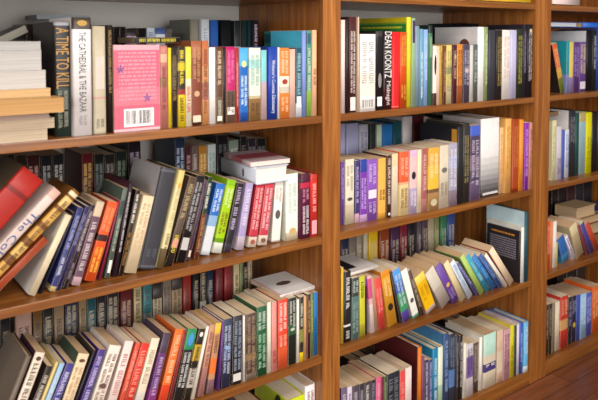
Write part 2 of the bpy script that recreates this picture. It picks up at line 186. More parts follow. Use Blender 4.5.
 (1091.3,28.9,50.2,0.0,34.8,160,244,'efe6e4','white hardcover lettered in dark red','white dark-red-lettered one',{'hc':1,'T':('','7a2a30',0.4,0.95,0.6),'tx':[('7a2a30',0.55,0.93)]}),
]),
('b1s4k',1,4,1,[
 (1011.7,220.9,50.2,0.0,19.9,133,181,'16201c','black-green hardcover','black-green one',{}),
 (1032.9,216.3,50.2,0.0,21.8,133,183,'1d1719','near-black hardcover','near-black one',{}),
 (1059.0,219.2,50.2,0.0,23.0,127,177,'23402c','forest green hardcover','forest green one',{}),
]),
('b2s1',2,1,0,[
 (1193.8,13.1,1040.2,0.0,15.9,160,259,'ead6cc','tall pinkish white hardcover','pinkish white one',{'hc':1}),
 (1206.8,11.5,1040.2,0.0,9.4,160,262,'25201f','slim black hardcover','slim black one',{'hc':1}),
 (1229.2,14.5,1040.2,0.0,28.1,160,268,'4a2324','dark maroon-brown hardcover with white lettering','maroon-brown one',{'hc':1,'tx':[('e6dad0',0.2,0.85)],'stk':(0.02,0.16,'eee6dc')}),
 (1246.6,10.2,1040.2,0.0,5.8,160,268,'d9b9a0','slim pinkish tan book','pinkish tan one',{}),
 (1283.3,11.3,1040.2,0.0,59.7,150,220,'f0ece8','thick white book with printed barcode','thick white one',{'tx':[('b9b4ae',0.35,0.9)],'bc':(0.05,0.15),'stk':(0.04,0.16,'e6e2dc'),'bands':[(0.2,0.5,'ece4d6')]}),
 (1330.9,13.3,1040.2,0.0,27.8,160,229,'201d20','black hardcover with white picture','white-pictured black one',{'hc':1,'stk':(0.05,0.17,'eeeae6'),'em':('8d8a88',0.25,0.5),'bands':[(0.93,1,'3a3638')]}),
 (1366.5,15.9,1040.2,0.0,34.5,160,230,'26181a','black hardcover lettered large in white','large-lettered black one',{'hc':1,'T':('DEAN KOONTZ','f6f2ee',0.4,0.99,0.8),'bands':[(0,0.28,'3a1517')],'T2':('Midnight','f0dcd6',0.05,0.36,0.6)}),
 (1399.5,15.5,1040.2,0.0,29.8,150,227,'d8282a','bright red hardcover','bright red one',{'hc':1,'bands':[(0.02,0.03,'f0857a')]}),
 (1435.4,20.5,1040.2,0.0,29.6,150,227,'cf5224','orange-red hardcover with gold lettering','orange-red one',{'hc':1,'tx':[('e9b04e',0.55,0.95),('e0a050',0.1,0.3)]}),
 (1461.9,22.2,1040.2,0.0,18.4,230,272,'dcd33c','tall yellow-green picture book','tall yellow-green one',{'hc':1,'L':'2f8a3c','LB':[(0.945,1.0,'d9cb36'),(0.925,0.945,'8ab043'),(0.0,0.6,'e6c23c')],'LT':('d9d24a',0.86,0.9,0.1,0.9)}),
 (1479.1,21.5,1040.2,0.0,15.1,200,270,'8fae8a','slim sage book with purple sticker','sage one',{'stk':(0.72,0.97,'4a2f5e')}),
 (1496.2,20.6,1040.2,0.0,18.4,150,246,'7f95a6','grey-blue hardcover','grey-blue one',{'hc':1}),
 (1514.0,19.8,1040.2,0.0,16.4,150,237,'6fa0b8','pale teal hardcover with white lettering','pale teal one',{'hc':1,'tx':[('f2f6f8',0.1,0.7)]}),
 (1534.9,21.6,1040.2,0.0,18.8,150,235,'8fb0e0','light blue hardcover','light blue one',{'hc':1,'tx':[('c9dcf2',0.3,0.9)]}),
 (1554.3,20.7,1040.2,0.0,19.0,170,249,'4d7a5c','dark-topped green hardcover','green one',{'hc':1,'L':'1d2a26','bands':[(0.9,1,'1f2c2a')],'stk':(0.6,0.85,'7aa07c')}),
 (1573.0,19.2,1040.2,0.0,17.2,110,185,'f0e4da','cream paperback with dark silhouette','silhouette one',{'em':('2a2026',0.45,0.9),'bands':[(0,0.2,'4a3a3a')]}),
 (1587.7,18.4,1040.2,0.0,11.3,110,184,'ecc7ae','slim peach paperback','slim peach one',{}),
 (1605.0,22.4,1040.2,0.0,12.3,110,184,'c9a24a','slim ochre paperback','ochre one',{'tx':[('6a4a24',0.2,0.9)]}),
 (1617.5,18.1,1040.2,0.0,11.9,110,184,'6a3a2a','slim chestnut paperback','chestnut one',{'tx':[('d6b07a',0.2,0.9)]}),
 (1640.9,21.2,1040.2,0.0,25.0,110,187,'dccb7c','pale yellow paperback','pale yellow one',{'bands':[(0.5,0.62,'9aa070'),(0,0.3,'c2b690')],'tx':[('7a6a44',0.2,0.9)]}),
 (1663.5,16.5,1040.2,0.0,19.5,110,187,'4d2230','dark wine paperback','dark wine one',{'tx':[('c9a88a',0.4,0.9)],'em':('c7b48c',0.75,0.85)}),
 (1690.2,19.1,1040.2,0.0,25.7,110,189,'d88a3c','amber-orange paperback','amber one',{'bands':[(0,0.3,'a0522a')],'tx':[('6a2e1c',0.3,0.9)]}),
 (1719.0,15.5,1040.2,0.0,31.1,110,189,'4c4558','grey-purple paperback','grey-purple one',{'tx':[('b9b4c6',0.3,0.9)],'em':('c9b9b4',0.5,0.6)}),
 (1742.9,15.0,1040.2,0.0,15.6,110,187,'d3cfca','slim pale grey paperback','slim pale grey one',{}),
 (1763.3,15.2,1040.2,0.0,22.9,110,188,'5a6460','grey-green paperback','grey-green one',{'tx':[('a8b4aa',0.3,0.9)]}),
 (1796.8,18.4,1040.2,0.0,30.9,190,246,'f1efec','tall pure white hardcover','pure white one',{'hc':1,'L':'e3e1e2','LE':('6a3a34',0.66,0.84,0.2,0.42)}),
 (1821.8,17.5,1040.2,0.0,18.4,150,246,'8fa06a','slim moss-green hardcover','moss-green one',{'hc':1,'tx':[('dfe4c9',0.2,0.9)]}),
 (1849.4,14.5,1040.2,0.0,36.0,150,236,'3d3d45','charcoal hardcover','charcoal one',{'hc':1}),
 (1883.5,11.1,1040.2,0.0,31.5,150,236,'2a2626','black hardcover lettered in old gold','gold-lettered one',{'hc':1,'tx':[('b29a5a',0.2,0.9)]}),
 (1926.2,14.1,1040.2,0.0,42.4,150,237,'efe8e0','white hardcover with faint print','faint-print white one',{'hc':1,'tx':[('d9b9b0',0.3,0.9)]}),
 (1964.4,11.8,1040.2,0.0,33.2,150,237,'c4bfe0','pale lavender hardcover','pale lavender one',{'hc':1}),
 (1997.0,9.5,1040.2,0.0,31.1,150,241,'2c3322','dark olive hardcover with gold lettering','dark olive one',{'hc':1,'tx':[('b7b04c',0.2,0.9)]}),
 (2021.8,7.5,1040.2,0.0,17.6,160,257,'2a2430','slim violet-black hardcover','violet-black one',{'hc':1,'tx':[('9a8aac',0.3,0.9)]}),
 (2045.6,2.9,1040.2,0.0,29.2,160,257,'1c171c','tall black hardcover with pale lettering','tall black one',{'hc':1,'tx':[('d0c4c4',0.2,0.9)],'em':('d6c49a',0.88,0.95)}),
]),
('b2s1k',2,1,1,[
 (1701.1,254.0,1040.2,0.0,44.8,128,245,'23262e','slate-black book','slate-black one',{}),
 (1842.8,246.7,1040.2,0.0,48.1,131,249,'26304a','dark navy hardcover','dark navy one',{'hc':1}),
 (1950.4,245.5,1040.2,0.0,40.2,131,264,'17171c','jet black hardcover','jet one',{'hc':1}),
 (1993.9,248.2,1040.2,0.0,46.1,126,265,'15151a','coal black hardcover','coal one',{'hc':1}),
 (2043.5,245.0,1040.2,0.0,52.4,133,264,'1b1a20','soot black hardcover','soot one',{'hc':1}),
]),
('b2s2',2,2,0,[
 (1230.2,58.1,710.2,0.0,11.1,110,184,'5f3f9e','slim purple paperback','slim purple one',{'tx':[('b9a4dc',0.4,0.9)]}),
 (1253.0,53.1,710.2,0.0,33.7,112,189,'e6dcc6','ivory paperback with dark figure','ivory one',{'bands':[(0,0.3,'d9cbb0')],'em':('5a5048',0.35,0.42),'tx':[('b0a48c',0.5,0.9)]}),
 (1277.8,48.4,710.2,0.0,15.1,105,183,'3b3470','ink-violet paperback','ink-violet one',{'bands':[(0,0.15,'d6b0c4')],'tx':[('c4bce0',0.3,0.9)]}),
 (1299.0,44.4,710.2,0.0,26.5,111,185,'7d3fae','violet paperback with blue top','blue-topped violet one',{'bands':[(0.8,1,'2f3f9a'),(0,0.12,'caa6d2')],'tx':[('d3b9ea',0.2,0.7)]}),
 (1332.1,42.8,710.2,0.0,38.7,111,182,'8a58b4','lilac-violet paperback with white label','labelled violet one',{'stk':(0.36,0.5,'e9e2ea'),'tx':[('cfb6e2',0.55,0.92),('c6a8de',0.08,0.3)]}),
 (1367.0,38.0,710.2,0.0,30.4,105,182,'e3b055','golden tan paperback','golden tan one',{'tx':[('6a3e1c',0.3,0.48)],'bands':[(0.0,0.1,'d79f48')]}),
 (1392.1,34.3,710.2,0.0,19.0,108,188,'4c2420','dark chocolate paperback with white dots','chocolate one',{'tx':[('e9d6c4',0.2,0.95)],'em':('e9e0d6',0.03,0.09)}),
 (1417.4,34.9,710.2,0.0,24.6,105,191,'ecdfc4','plain pale cream paperback','pale cream one',{'bands':[(0.8,1,'e3cda4')]}),
 (1449.4,27.6,710.2,0.0,38.6,111,195,'e8d59c','cream paperback with red-orange top','red-topped one',{'bands':[(0.52,1,'e0623c'),(0.48,0.52,'eeaf8a')],'tx':[('8d5a2c',0.08,0.42),('f4c4a4',0.6,0.9)]}),
 (1484.7,23.0,710.2,0.0,31.0,112,197,'b9a9cc','lilac paperback with woman silhouette','woman-silhouette one',{'bands':[(0.4,0.9,'eac6c6'),(0.9,1,'d7b4d0')],'em':('30242c',0.52,0.68),'tx':[('f0e6ee',0.1,0.35)]}),
 (1509.7,21.4,710.2,0.0,18.3,109,196,'eadab8','slim oatmeal paperback','oatmeal one',{}),
 (1531.3,21.0,710.2,0.0,21.2,111,197,'a45a5a','dusty red paperback','dusty red one',{'tx':[('e6c0b8',0.3,0.9)],'bands':[(0,0.2,'b97a74')]}),
 (1566.2,14.5,710.2,0.0,47.8,111,197,'eec14e','golden yellow paperback with cottage picture','golden yellow one',{'bands':[(0,0.28,'b08a5a'),(0.28,0.34,'7a5a3c'),(0.72,1,'e0a848')],'em':('cdbf9c',0.05,0.2),'tx':[('f8e6b0',0.45,0.9)]}),
 (1615.3,15.1,710.2,0.0,42.5,110,200,'d8ccb4','stone-cream paperback','stone-cream one',{'tx':[('8a7a68',0.2,0.4)],'em':('7a7068',0.55,0.66)}),
 (1659.0,15.8,710.2,0.0,38.7,110,202,'a8a4b8','grey-lilac paperback','grey-lilac one',{'bands':[(0,0.25,'8d7f8a'),(0.6,0.8,'b4b8d8')],'tx':[('e6e2ea',0.3,0.9)]}),
 (1695.4,17.7,710.2,0.0,24.7,165,251,'2b2a2e','black hardcover with gold stripe cover','gold-striped black one',{'hc':1,'L':'1d1c20','LR':('c08a34',0.03,0.97,0.03,0.16)}),
 (1726.8,17.9,710.2,0.0,32.6,165,260,'34322f','charcoal hardcover with gold lettering','gold-lettered charcoal one',{'hc':1,'tx':[('a89660',0.25,0.85)]}),
 (1774.9,21.8,710.2,0.0,48.9,140,250,'4f4560','mottled blue-violet paperback','mottled blue-violet one',{'bands':[(0.86,1,'4a62c0'),(0,0.25,'6a5a7c'),(0.4,0.6,'7a6a80')],'tx':[('c4b6c4',0.2,0.8)]}),
 (1863.6,27.9,710.2,0.0,97.2,170,267,'b9b5b4','tall thick white-topped grey hardcover','tall white-grey one',{'hc':1,'bands':[(0,0.05,'3f3b3d'),(0.05,0.1,'555153'),(0.1,0.16,'6f6c6d'),(0.16,0.22,'8a8788'),(0.22,0.28,'a3a0a0'),(0.28,0.35,'b9b6b5'),(0.35,0.42,'cbc8c6'),(0.42,0.5,'dad7d4'),(0.5,1,'ece9e6')],'stk':(0.025,0.055,'d6d2ce')}),
 (1928.9,31.2,710.2,0.0,19.0,105,229,'ecc08c','slim peach paperback','slim peach one',{'tx':[('d09a60',0.3,0.9)]}),
 (1955.2,21.2,710.2,0.0,32.6,150,259,'e8b066','apricot-orange hardcover','apricot one',{'hc':1,'tx':[('c98a40',0.3,0.9)]}),
 (1990.4,17.5,710.2,0.0,37.0,150,255,'a1441f','rust brown hardcover','rust brown one',{'hc':1,'tx':[('d9884a',0.3,0.9)],'bands':[(0.0,0.05,'8a3418')]}),
 (2020.3,13.3,710.2,0.0,22.0,150,252,'e8943a','bright amber hardcover','bright amber one',{'hc':1}),
 (2042.8,9.5,710.2,0.0,22.3,110,240,'8b2fb0','vivid violet paperback','vivid violet one',{'tx':[('d3a4e2',0.2,0.9)]}),
 (2062.0,5.3,710.2,0.0,15.3,111,239,'c98a7c','slim terracotta paperback','terracotta one',{'tx':[('7a4438',0.3,0.9)]}),
]),
('b2s2k',2,2,1,[
 (1390.2,243.8,710.2,0.0,21.2,117,262,'a9a6c6','pale lavender hardcover','pale lavender one',{}),
 (1434.3,248.6,710.2,0.0,54.4,120,259,'a3a4c4','thick lavender-grey hardcover','thick lavender-grey one',{}),
 (1486.8,251.4,710.2,0.0,41.2,123,251,'b3b0c0','lavender-white hardcover','lavender-white one',{'tx':[('807c94',0.3,0.9)]}),
 (1519.6,241.5,710.2,0.0,23.7,117,253,'26302e','dark green-black book','green-black one',{}),
 (1550.2,244.3,710.2,0.0,23.1,121,246,'b9cbb4','pale sage book','pale sage one',{}),
 (1594.2,249.7,710.2,0.0,49.8,119,243,'2f6cae','mid blue hardcover','mid blue one',{}),
 (1643.7,250.9,710.2,0.0,42.2,124,250,'1d4a52','dark teal hardcover','dark teal one',{}),
 (1688.6,245.9,710.2,0.0,46.8,124,265,'cbc2c2','lavender-pink white hardcover','pinkish one',{}),
 (1738.5,241.4,710.2,0.0,52.2,118,262,'541f26','dark red hardcover','dark red one',{}),
 (1787.1,251.2,710.2,0.0,20.5,124,256,'c4bdb2','slim off-white book','slim off-white one',{}),
 (1823.6,241.6,710.2,0.0,51.7,118,245,'201d20','black book with faint lettering','faint-lettered one',{}),
 (1881.1,246.5,710.2,0.0,46.6,117,236,'232126','graphite-black book','graphite-black one',{}),
 (1936.8,247.5,710.2,0.0,57.5,119,251,'2c2c30','dark graphite book','dark graphite one',{}),
 (1992.6,242.9,710.2,0.0,53.3,116,255,'1d3038','teal-black hardcover','teal-black one',{}),
]),
('b2s3',2,3,0,[
 (1203.9,26.9,380.2,0.0,8.7,130,219,'e3b83c','slim mustard yellow book','mustard one',{}),
 (1222.2,25.1,380.2,0.0,27.2,140,203,'23201f','black hardcover lettered in white','black one',{'L':'2a2422','bands':[(0.22,0.25,'e6e2dc')],'tx':[('ece8e2',0.45,0.92),('c9c4bc',0.04,0.16)]}),
 (1251.4,24.5,380.2,0.0,26.8,110,180,'5f807c','grey-teal paperback with dark top','grey-teal one',{'bands':[(0.7,1,'3c4444')],'tx':[('d3dcd6',0.72,0.95),('9ab4ae',0.1,0.6)]}),
 (1282.1,27.5,380.4,-0.9,21.5,110,178,'c6c43a','yellow-green paperback with black marks','yellow-green one',{'tx':[('24241c',0.62,0.9)],'bands':[(0,0.2,'b0a83a')]}),
 (1297.7,27.9,380.3,-1.4,5.1,110,170,'2a2030','slim dark indigo paperback','slim dark indigo one',{'bands':[(0.85,1,'5a4fae')]}),
 (1320.6,23.9,380.9,-5.5,15.1,111,175,'e6b4b8','pink-white paperback with magenta top','pink-white one',{'bands':[(0.6,0.95,'d85a8c'),(0,0.5,'ead6d2')]}),
 (1338.6,26.0,380.9,-7.0,11.6,111,167,'b98a6a','slim clay-brown paperback','clay-brown one',{}),
 (1360.8,26.3,382.0,-8.2,25.2,106,160,'e04a46','coral red paperback','coral one',{'tx':[('f0a49a',0.3,0.8)]}),
 (1401.7,23.4,383.8,-11.7,34.9,112,178,'eba83a','orange-yellow paperback with black emblem','orange-yellow one',{'em':('2a2018',0.25,0.42),'bands':[(0.9,1,'d98a2c')],'tx':[('f6dc9a',0.5,0.85)]}),
 (1434.4,21.0,381.2,-15.0,7.4,106,176,'201b26','slim black paperback','slim black one',{}),
 (1457.6,20.5,384.6,-16.0,31.7,108,175,'2c62b8','blue paperback with green foot','green-footed blue one',{'bands':[(0.2,0.55,'3f9a62'),(0.75,1,'4f94d8'),(0,0.2,'5a48a0')],'tx':[('d6e6f4',0.3,0.9)]}),
 (1498.3,20.6,384.6,-19.1,27.2,109,170,'e8e8dc','white paperback with grey emblem','grey-emblem white one',{'em':('5a5a5e',0.3,0.42),'bands':[(0.0,0.06,'6aa88a')]}),
 (1528.9,21.2,382.8,-21.6,13.9,107,166,'4a3028','slim dark brown paperback','slim dark brown one',{'tx':[('c9b9a4',0.2,0.8)]}),
 (1567.2,19.7,389.6,-25.2,44.3,111,140,'f0bd2c','bright yellow paperback','bright yellow one',{'bands':[(0.0,0.1,'c9b6b0'),(0.8,1,'f2d060')],'tx':[('c98a1c',0.3,0.7)]}),
 (1637.2,20.7,392.2,-32.7,44.4,114,153,'cfc5b4','thick pale stone paperback','pale stone one',{'bands':[(0,0.5,'bdb2a6')]}),
 (1688.0,22.7,388.2,-33.2,29.4,108,168,'6a479c','purple paperback with gold crest','purple one',{'em':('e3b06a',0.4,0.52),'tx':[('a98ccf',0.1,0.35)]}),
 (1721.0,19.7,386.6,-31.8,24.4,110,170,'e3cfa4','cream-tan paperback','cream-tan one',{}),
 (1758.8,20.7,386.7,-34.6,22.9,109,170,'d3e0ec','pale icy blue paperback','icy blue one',{'tx':[('8aa4c6',0.3,0.9)]}),
 (1798.2,22.3,384.1,-39.1,12.3,108,167,'4a4a8c','slim indigo paperback','slim indigo one',{'tx':[('b4b8de',0.3,0.9)]}),
 (1819.7,20.4,386.3,-36.3,20.6,107,186,'aecb6a','pale lime paperback','pale lime one',{}),
 (1852.2,22.4,386.6,-38.0,20.8,111,182,'2f9ab4','teal-blue paperback','teal-blue one',{'tx':[('a9dcea',0.3,0.8)]}),
 (1885.8,22.6,387.1,-39.7,21.7,107,178,'2b74b8','azure blue paperback','azure one',{'tx':[('6fb0e0',0.3,0.8)]}),
 (1916.8,18.0,385.9,-40.7,17.4,111,179,'27509a','deep blue paperback','deep blue one',{'tx':[('8fb0de',0.3,0.8)]}),
 (1941.5,12.0,384.8,-41.3,14.0,113,181,'eceade','slim white paperback','slim white one',{}),
 (1971.6,13.4,388.7,-39.6,26.6,120,187,'ecd6b4','thick peach-cream paperback','peach-cream one',{'L':'d8685a'}),
 (2013.5,10.0,380.2,0.0,9.8,140,185,'2a2328','slim black hardcover showing its cover','black-cover one',{'hc':0,'L':'2b2529','LT':('d08a3c',0.86,0.92,0.15,0.85),'LT2':('8d8794',0.42,0.82,0.1,0.9)}),
 (2026.9,6.8,380.2,0.0,16.2,150,199,'ece8de','white hardcover behind the black cover','white one',{}),
 (2044.9,4.0,380.2,0.0,18.9,170,251,'24505c','tall pale blue picture book','tall pale blue one',{'hc':1,'L':'cfe9f0'}),
]),
('b2s3k',2,3,1,[
 (1401.3,247.7,380.2,0.0,34.4,123,252,'242a44','dark navy hardcover','dark navy one',{'tx':[('cdbfa6',0.2,0.7)]}),
 (1435.9,247.6,380.2,0.0,30.7,118,227,'7c7068','taupe hardcover','taupe one',{'tx':[('cdbfa6',0.2,0.7)]}),
 (1471.7,254.4,380.2,0.0,24.4,123,252,'9a8c78','mushroom hardcover','mushroom one',{'tx':[('cdbfa6',0.2,0.7)]}),
 (1494.4,246.8,380.2,0.0,20.1,116,247,'c9bca0','pale oat hardcover','pale oat one',{'tx':[('cdbfa6',0.2,0.7)]}),
 (1533.9,252.9,380.2,0.0,43.3,123,252,'e0b82c','yellow hardcover','yellow one',{'tx':[('cdbfa6',0.2,0.7)]}),
 (1580.5,247.1,380.2,0.0,49.1,117,247,'8a3f1e','russet hardcover','russet one',{'tx':[('cdbfa6',0.2,0.7)]}),
 (1638.5,253.8,380.2,0.0,44.0,118,232,'4a2c48','dark plum hardcover','dark plum one',{'tx':[('cdbfa6',0.2,0.7)]}),
 (1682.3,254.4,380.2,0.0,37.5,123,237,'7c2432','maroon-red hardcover','maroon-red one',{'tx':[('cdbfa6',0.2,0.7)]}),
 (1719.3,253.9,380.2,0.0,32.6,123,237,'241f28','black-violet hardcover','black-violet one',{'tx':[('cdbfa6',0.2,0.7)]}),
 (1747.4,241.1,380.2,0.0,22.7,116,237,'5c5058','dusk grey hardcover','dusk grey one',{'tx':[('cdbfa6',0.2,0.7)]}),
 (1783.4,248.2,380.2,0.0,28.9,119,257,'55404c','mauve-brown hardcover','mauve-brown one',{'tx':[('cdbfa6',0.2,0.7)]}),
 (1818.5,250.0,380.2,0.0,32.1,121,237,'b0a283','sandstone hardcover','sandstone one',{'tx':[('cdbfa6',0.2,0.7)]}),
 (1847.6,248.1,380.2,0.0,24.8,120,232,'8a8a5a','olive-tan hardcover','olive-tan one',{'tx':[('cdbfa6',0.2,0.7)]}),
 (1877.1,241.9,380.2,0.0,33.4,119,237,'3f7a54','mid green hardcover','mid green one',{'tx':[('cdbfa6',0.2,0.7)]}),
 (1918.3,242.5,380.2,0.0,42.1,122,247,'33508c','steel blue hardcover','steel blue one',{'tx':[('cdbfa6',0.2,0.7)]}),
]),
('b2s4',2,4,0,[
 (1205.6,19.6,50.2,0.0,21.4,120,204,'6c5a78','mauve paperback with white lettering','mauve one',{'tx':[('e6dfea',0.3,0.9)]}),
 (1226.5,19.4,50.2,0.0,17.1,120,200,'d6cad6','pale lilac paperback','pale lilac one',{'tx':[('6a4a80',0.3,0.9)]}),
 (1247.8,18.6,50.2,0.0,23.1,120,197,'4a3f50','smoky purple paperback','smoky purple one',{'tx':[('c6bccb',0.3,0.9)]}),
 (1270.8,18.4,50.2,0.0,19.5,120,195,'2f2b33','black paperback with grey pattern','grey-patterned one',{'tx':[('a9a4ae',0.2,0.9)]}),
 (1293.8,18.8,50.2,0.0,21.8,120,193,'3a353d','charcoal paperback with white pattern','white-patterned one',{'tx':[('dcd8da',0.2,0.95)]}),
 (1319.0,20.7,50.2,0.0,20.9,120,190,'29252c','black paperback with lilac pattern','lilac-patterned one',{'tx':[('9a8ea6',0.2,0.95)]}),
 (1339.4,19.5,50.2,0.0,19.2,130,193,'d85a86','pink paperback','pink one',{'tx':[('f0b4c8',0.3,0.9)]}),
 (1357.3,21.8,50.2,0.0,10.7,130,186,'6a1f2c','slim dark red paperback','slim dark red one',{}),
 (1368.6,20.7,50.2,0.0,10.8,130,186,'33502c','slim dark green paperback','slim dark green one',{'tx':[('a9c06a',0.3,0.9)]}),
 (1402.5,21.1,50.2,0.0,52.8,130,188,'22232a','thick black paperback with sweeping pattern','thick black one',{'tx':[('7a8088',0.1,0.9)],'bands':[(0.3,0.5,'3c4048')]}),
 (1441.2,20.4,50.2,0.0,21.6,130,181,'dc4a48','red-pink paperback','red-pink one',{'tx':[('f0a8a0',0.2,0.8)]}),
 (1467.2,20.7,50.2,0.0,27.2,130,184,'e8cfc8','blush white paperback','blush white one',{'bands':[(0.6,1,'ead9d2')]}),
 (1519.4,20.9,50.2,0.0,17.2,200,232,'d87a2c','slim orange hardcover with maroon cover','slim orange one',{'hc':1,'L':'5a1f22'}),
 (1535.9,22.8,50.2,0.0,9.9,151,201,'7a3a7c','slim magenta-purple paperback','magenta-purple one',{}),
 (1549.2,21.6,50.2,0.0,15.9,130,183,'2a2d48','navy paperback with white print','white-print navy one',{'tx':[('d9d9e2',0.2,0.95)]}),
 (1566.2,20.3,50.2,0.0,17.1,130,179,'3a3f78','indigo-blue paperback','indigo-blue one',{'tx':[('b4b8dc',0.2,0.95)]}),
 (1588.0,19.5,50.2,0.0,25.4,170,209,'1f7fa8','cerulean hardcover lettered in white','cerulean one',{'hc':1,'tx':[('d6ecf2',0.2,0.85)]}),
 (1613.3,19.5,50.2,0.0,22.4,170,208,'dfe8cf','pale celery hardcover','pale celery one',{'hc':1,'bands':[(0.0,0.4,'b4d0b0')]}),
 (1638.7,19.0,50.2,0.0,26.6,190,245,'38507c','tall denim-blue hardcover','tall denim one',{'hc':1,'L':'4a86b4','tx':[('9ab0cc',0.2,0.9)]}),
 (1668.2,19.5,50.2,0.0,29.5,190,235,'2c3444','tall blue-black hardcover with blue picture','tall blue-black one',{'hc':1,'bands':[(0.25,0.5,'5a7cae')],'tx':[('8a98ae',0.5,0.95)]}),
 (1695.3,21.3,50.2,0.0,17.4,170,221,'3c3a40','slim graphite hardcover','slim graphite one',{'hc':1,'tx':[('9a989c',0.2,0.9)]}),
 (1715.8,22.3,50.2,0.0,19.1,170,215,'241e20','black hardcover with white marks','white-marked black one',{'hc':1,'tx':[('cfc8c4',0.2,0.9)]}),
 (1732.8,19.6,50.2,0.0,14.0,153,187,'eee6d6','slim ivory paperback','slim ivory one',{}),
 (1756.9,18.9,50.2,0.0,33.3,147,180,'cfc8cc','pale paperback with violet picture','violet-pictured one',{'bands':[(0.35,0.75,'7a62a4')],'tx':[('4a3a60',0.4,0.9)]}),
 (1793.6,23.0,50.2,0.0,26.9,146,170,'5a443c','brown patterned paperback','brown patterned one',{'tx':[('c4b0a0',0.2,0.95)]}),
 (1815.0,18.0,50.2,0.0,15.0,153,186,'f0ece2','slim white hardcover','slim white one',{'hc':1}),
 (1861.4,16.6,50.2,0.0,65.3,160,187,'e3d6bc','thick cream hardcover with aqua top','aqua-topped one',{'hc':1,'bands':[(0.6,1,'bfe0d0'),(0.3,0.45,'4a3f7a')],'tx':[('f0ece0',0.32,0.43)]}),
 (1914.5,16.0,50.2,0.0,31.6,140,184,'d9b9a0','sand-pink paperback','sand-pink one',{'bands':[(0.2,0.6,'e0cdb4')]}),
 (1948.0,12.1,50.2,0.0,34.7,140,180,'c99aa4','rose-pink paperback','rose-pink one',{'tx':[('7a4a5a',0.2,0.9)]}),
 (1975.8,11.1,50.2,0.0,20.1,140,188,'d8cf34','lemon yellow paperback','lemon yellow one',{'tx':[('7a7a1c',0.2,0.6)]}),
 (1993.8,10.1,50.2,0.0,15.0,140,183,'3f4a34','slim dark moss paperback','dark moss one',{}),
 (2008.6,7.8,50.2,0.0,13.7,150,184,'d9cfe0','slim lavender white hardcover','lavender white one',{}),
 (2026.8,8.5,50.2,0.0,18.3,150,183,'3f5ab0','cornflower blue hardcover','cornflower one',{'tx':[('b4c4ec',0.2,0.8)]}),
 (2048.2,2.4,50.2,0.0,23.8,150,183,'6fb4de','light sky blue hardcover','light sky one',{'bands':[(0,0.12,'e6ecec')],'tx':[('e6f2fa',0.3,0.9)]}),
]),
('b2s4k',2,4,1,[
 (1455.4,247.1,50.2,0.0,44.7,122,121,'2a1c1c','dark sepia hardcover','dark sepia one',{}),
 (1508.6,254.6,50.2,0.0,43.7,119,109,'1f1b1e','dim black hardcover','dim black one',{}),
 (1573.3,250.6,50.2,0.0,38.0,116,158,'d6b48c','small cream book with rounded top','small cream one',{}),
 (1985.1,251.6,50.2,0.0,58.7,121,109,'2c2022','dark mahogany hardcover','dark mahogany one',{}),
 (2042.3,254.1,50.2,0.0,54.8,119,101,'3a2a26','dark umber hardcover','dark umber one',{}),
]),
('b3s1',3,1,0,[
 (2315.0,41.7,1044.7,-18.4,28.7,109,194,'cc5a34','red-orange book tilted sideways','tilted red-orange one',{'L':'2a2422','bands':[(0,0.3,'6f7a2c'),(0.3,0.5,'c99a3c')],'tx':[('f0c884',0.4,0.9)]}),
 (2341.1,38.4,1040.2,0.0,18.4,109,198,'2f8f9c','teal paperback','teal one',{'bands':[(0,0.35,'7c86b8'),(0.6,1,'2a94a0')]}),
 (2366.1,39.1,1040.2,0.0,25.5,106,195,'d6bf6a','buff yellow paperback','buff one',{'bands':[(0,0.3,'8d7aa4')]}),
 (2401.5,39.4,1040.2,0.0,39.9,107,194,'5a3a7c','aubergine paperback','aubergine one',{'tx':[('a98cc4',0.3,0.9)]}),
 (2447.2,40.3,1040.2,0.0,44.3,112,194,'6b4a92','violet paperback with yellow lettering','yellow-lettered violet one',{'tx':[('e3d48a',0.3,0.95)],'stk':(0.05,0.2,'d9d2dc')}),
 (2498.8,41.8,1040.2,0.0,39.2,220,238,'15141a','black hardcover with white cover','tall black one',{'hc':1,'L':'c9ccd2'}),
 (2532.0,39.6,1040.2,0.0,26.5,170,242,'1f2026','slim charcoal hardcover','slim charcoal one',{'hc':1,'tx':[('b9b9be',0.3,0.9)]}),
 (2581.8,42.4,1040.2,0.0,58.5,170,246,'24438c','ultramarine hardcover','ultramarine one',{'hc':1}),
]),
('b3s2',3,2,0,[
 (2266.0,42.6,710.2,0.0,26.4,107,228,'e2dcb0','pale straw paperback','pale straw one',{'tx':[('a8a070',0.3,0.9)]}),
 (2297.6,42.6,710.2,0.0,30.1,113,203,'d3cdd8','pale mauve paperback with scribble','scribbled mauve one',{'tx':[('6a4a90',0.1,0.4)]}),
 (2326.6,42.9,710.2,0.0,20.1,113,188,'4a62b4','slim blue paperback','slim blue one',{}),
 (2349.6,41.6,710.2,0.0,25.1,109,187,'d6dae8','blue-white paperback','blue-white one',{'tx':[('4a62a4',0.2,0.9)]}),
 (2386.5,41.6,710.2,0.0,41.8,160,258,'2e3138','charcoal hardcover with white cover','charcoal one',{'hc':1,'L':'e3e0e0','tx':[('8a8c90',0.5,0.9)]}),
 (2420.8,40.9,710.2,0.0,24.8,150,244,'1f4a44','dark teal-green hardcover','dark teal-green one',{'hc':1}),
 (2460.5,42.6,710.2,0.0,46.0,150,246,'9fbcc4','powder blue hardcover','powder blue one',{'hc':1,'bands':[(0.85,1,'b4a070')]}),
 (2503.7,39.7,710.2,0.0,39.5,150,243,'d4d02a','acid yellow hardcover','acid yellow one',{'hc':1,'tx':[('8a8a1c',0.2,0.6)]}),
 (2550.7,42.4,710.2,0.0,37.5,150,240,'211c1c','black hardcover','black one',{'hc':1}),
 (2591.7,41.4,710.2,0.0,43.6,150,237,'3a2a24','dark brown hardcover','dark brown one',{'hc':1}),
]),
('b3s3',3,3,0,[
 (2213.6,28.9,380.2,0.0,28.4,110,185,'d8583a','vermilion paperback','vermilion one',{'tx':[('f0b09a',0.3,0.9)]}),
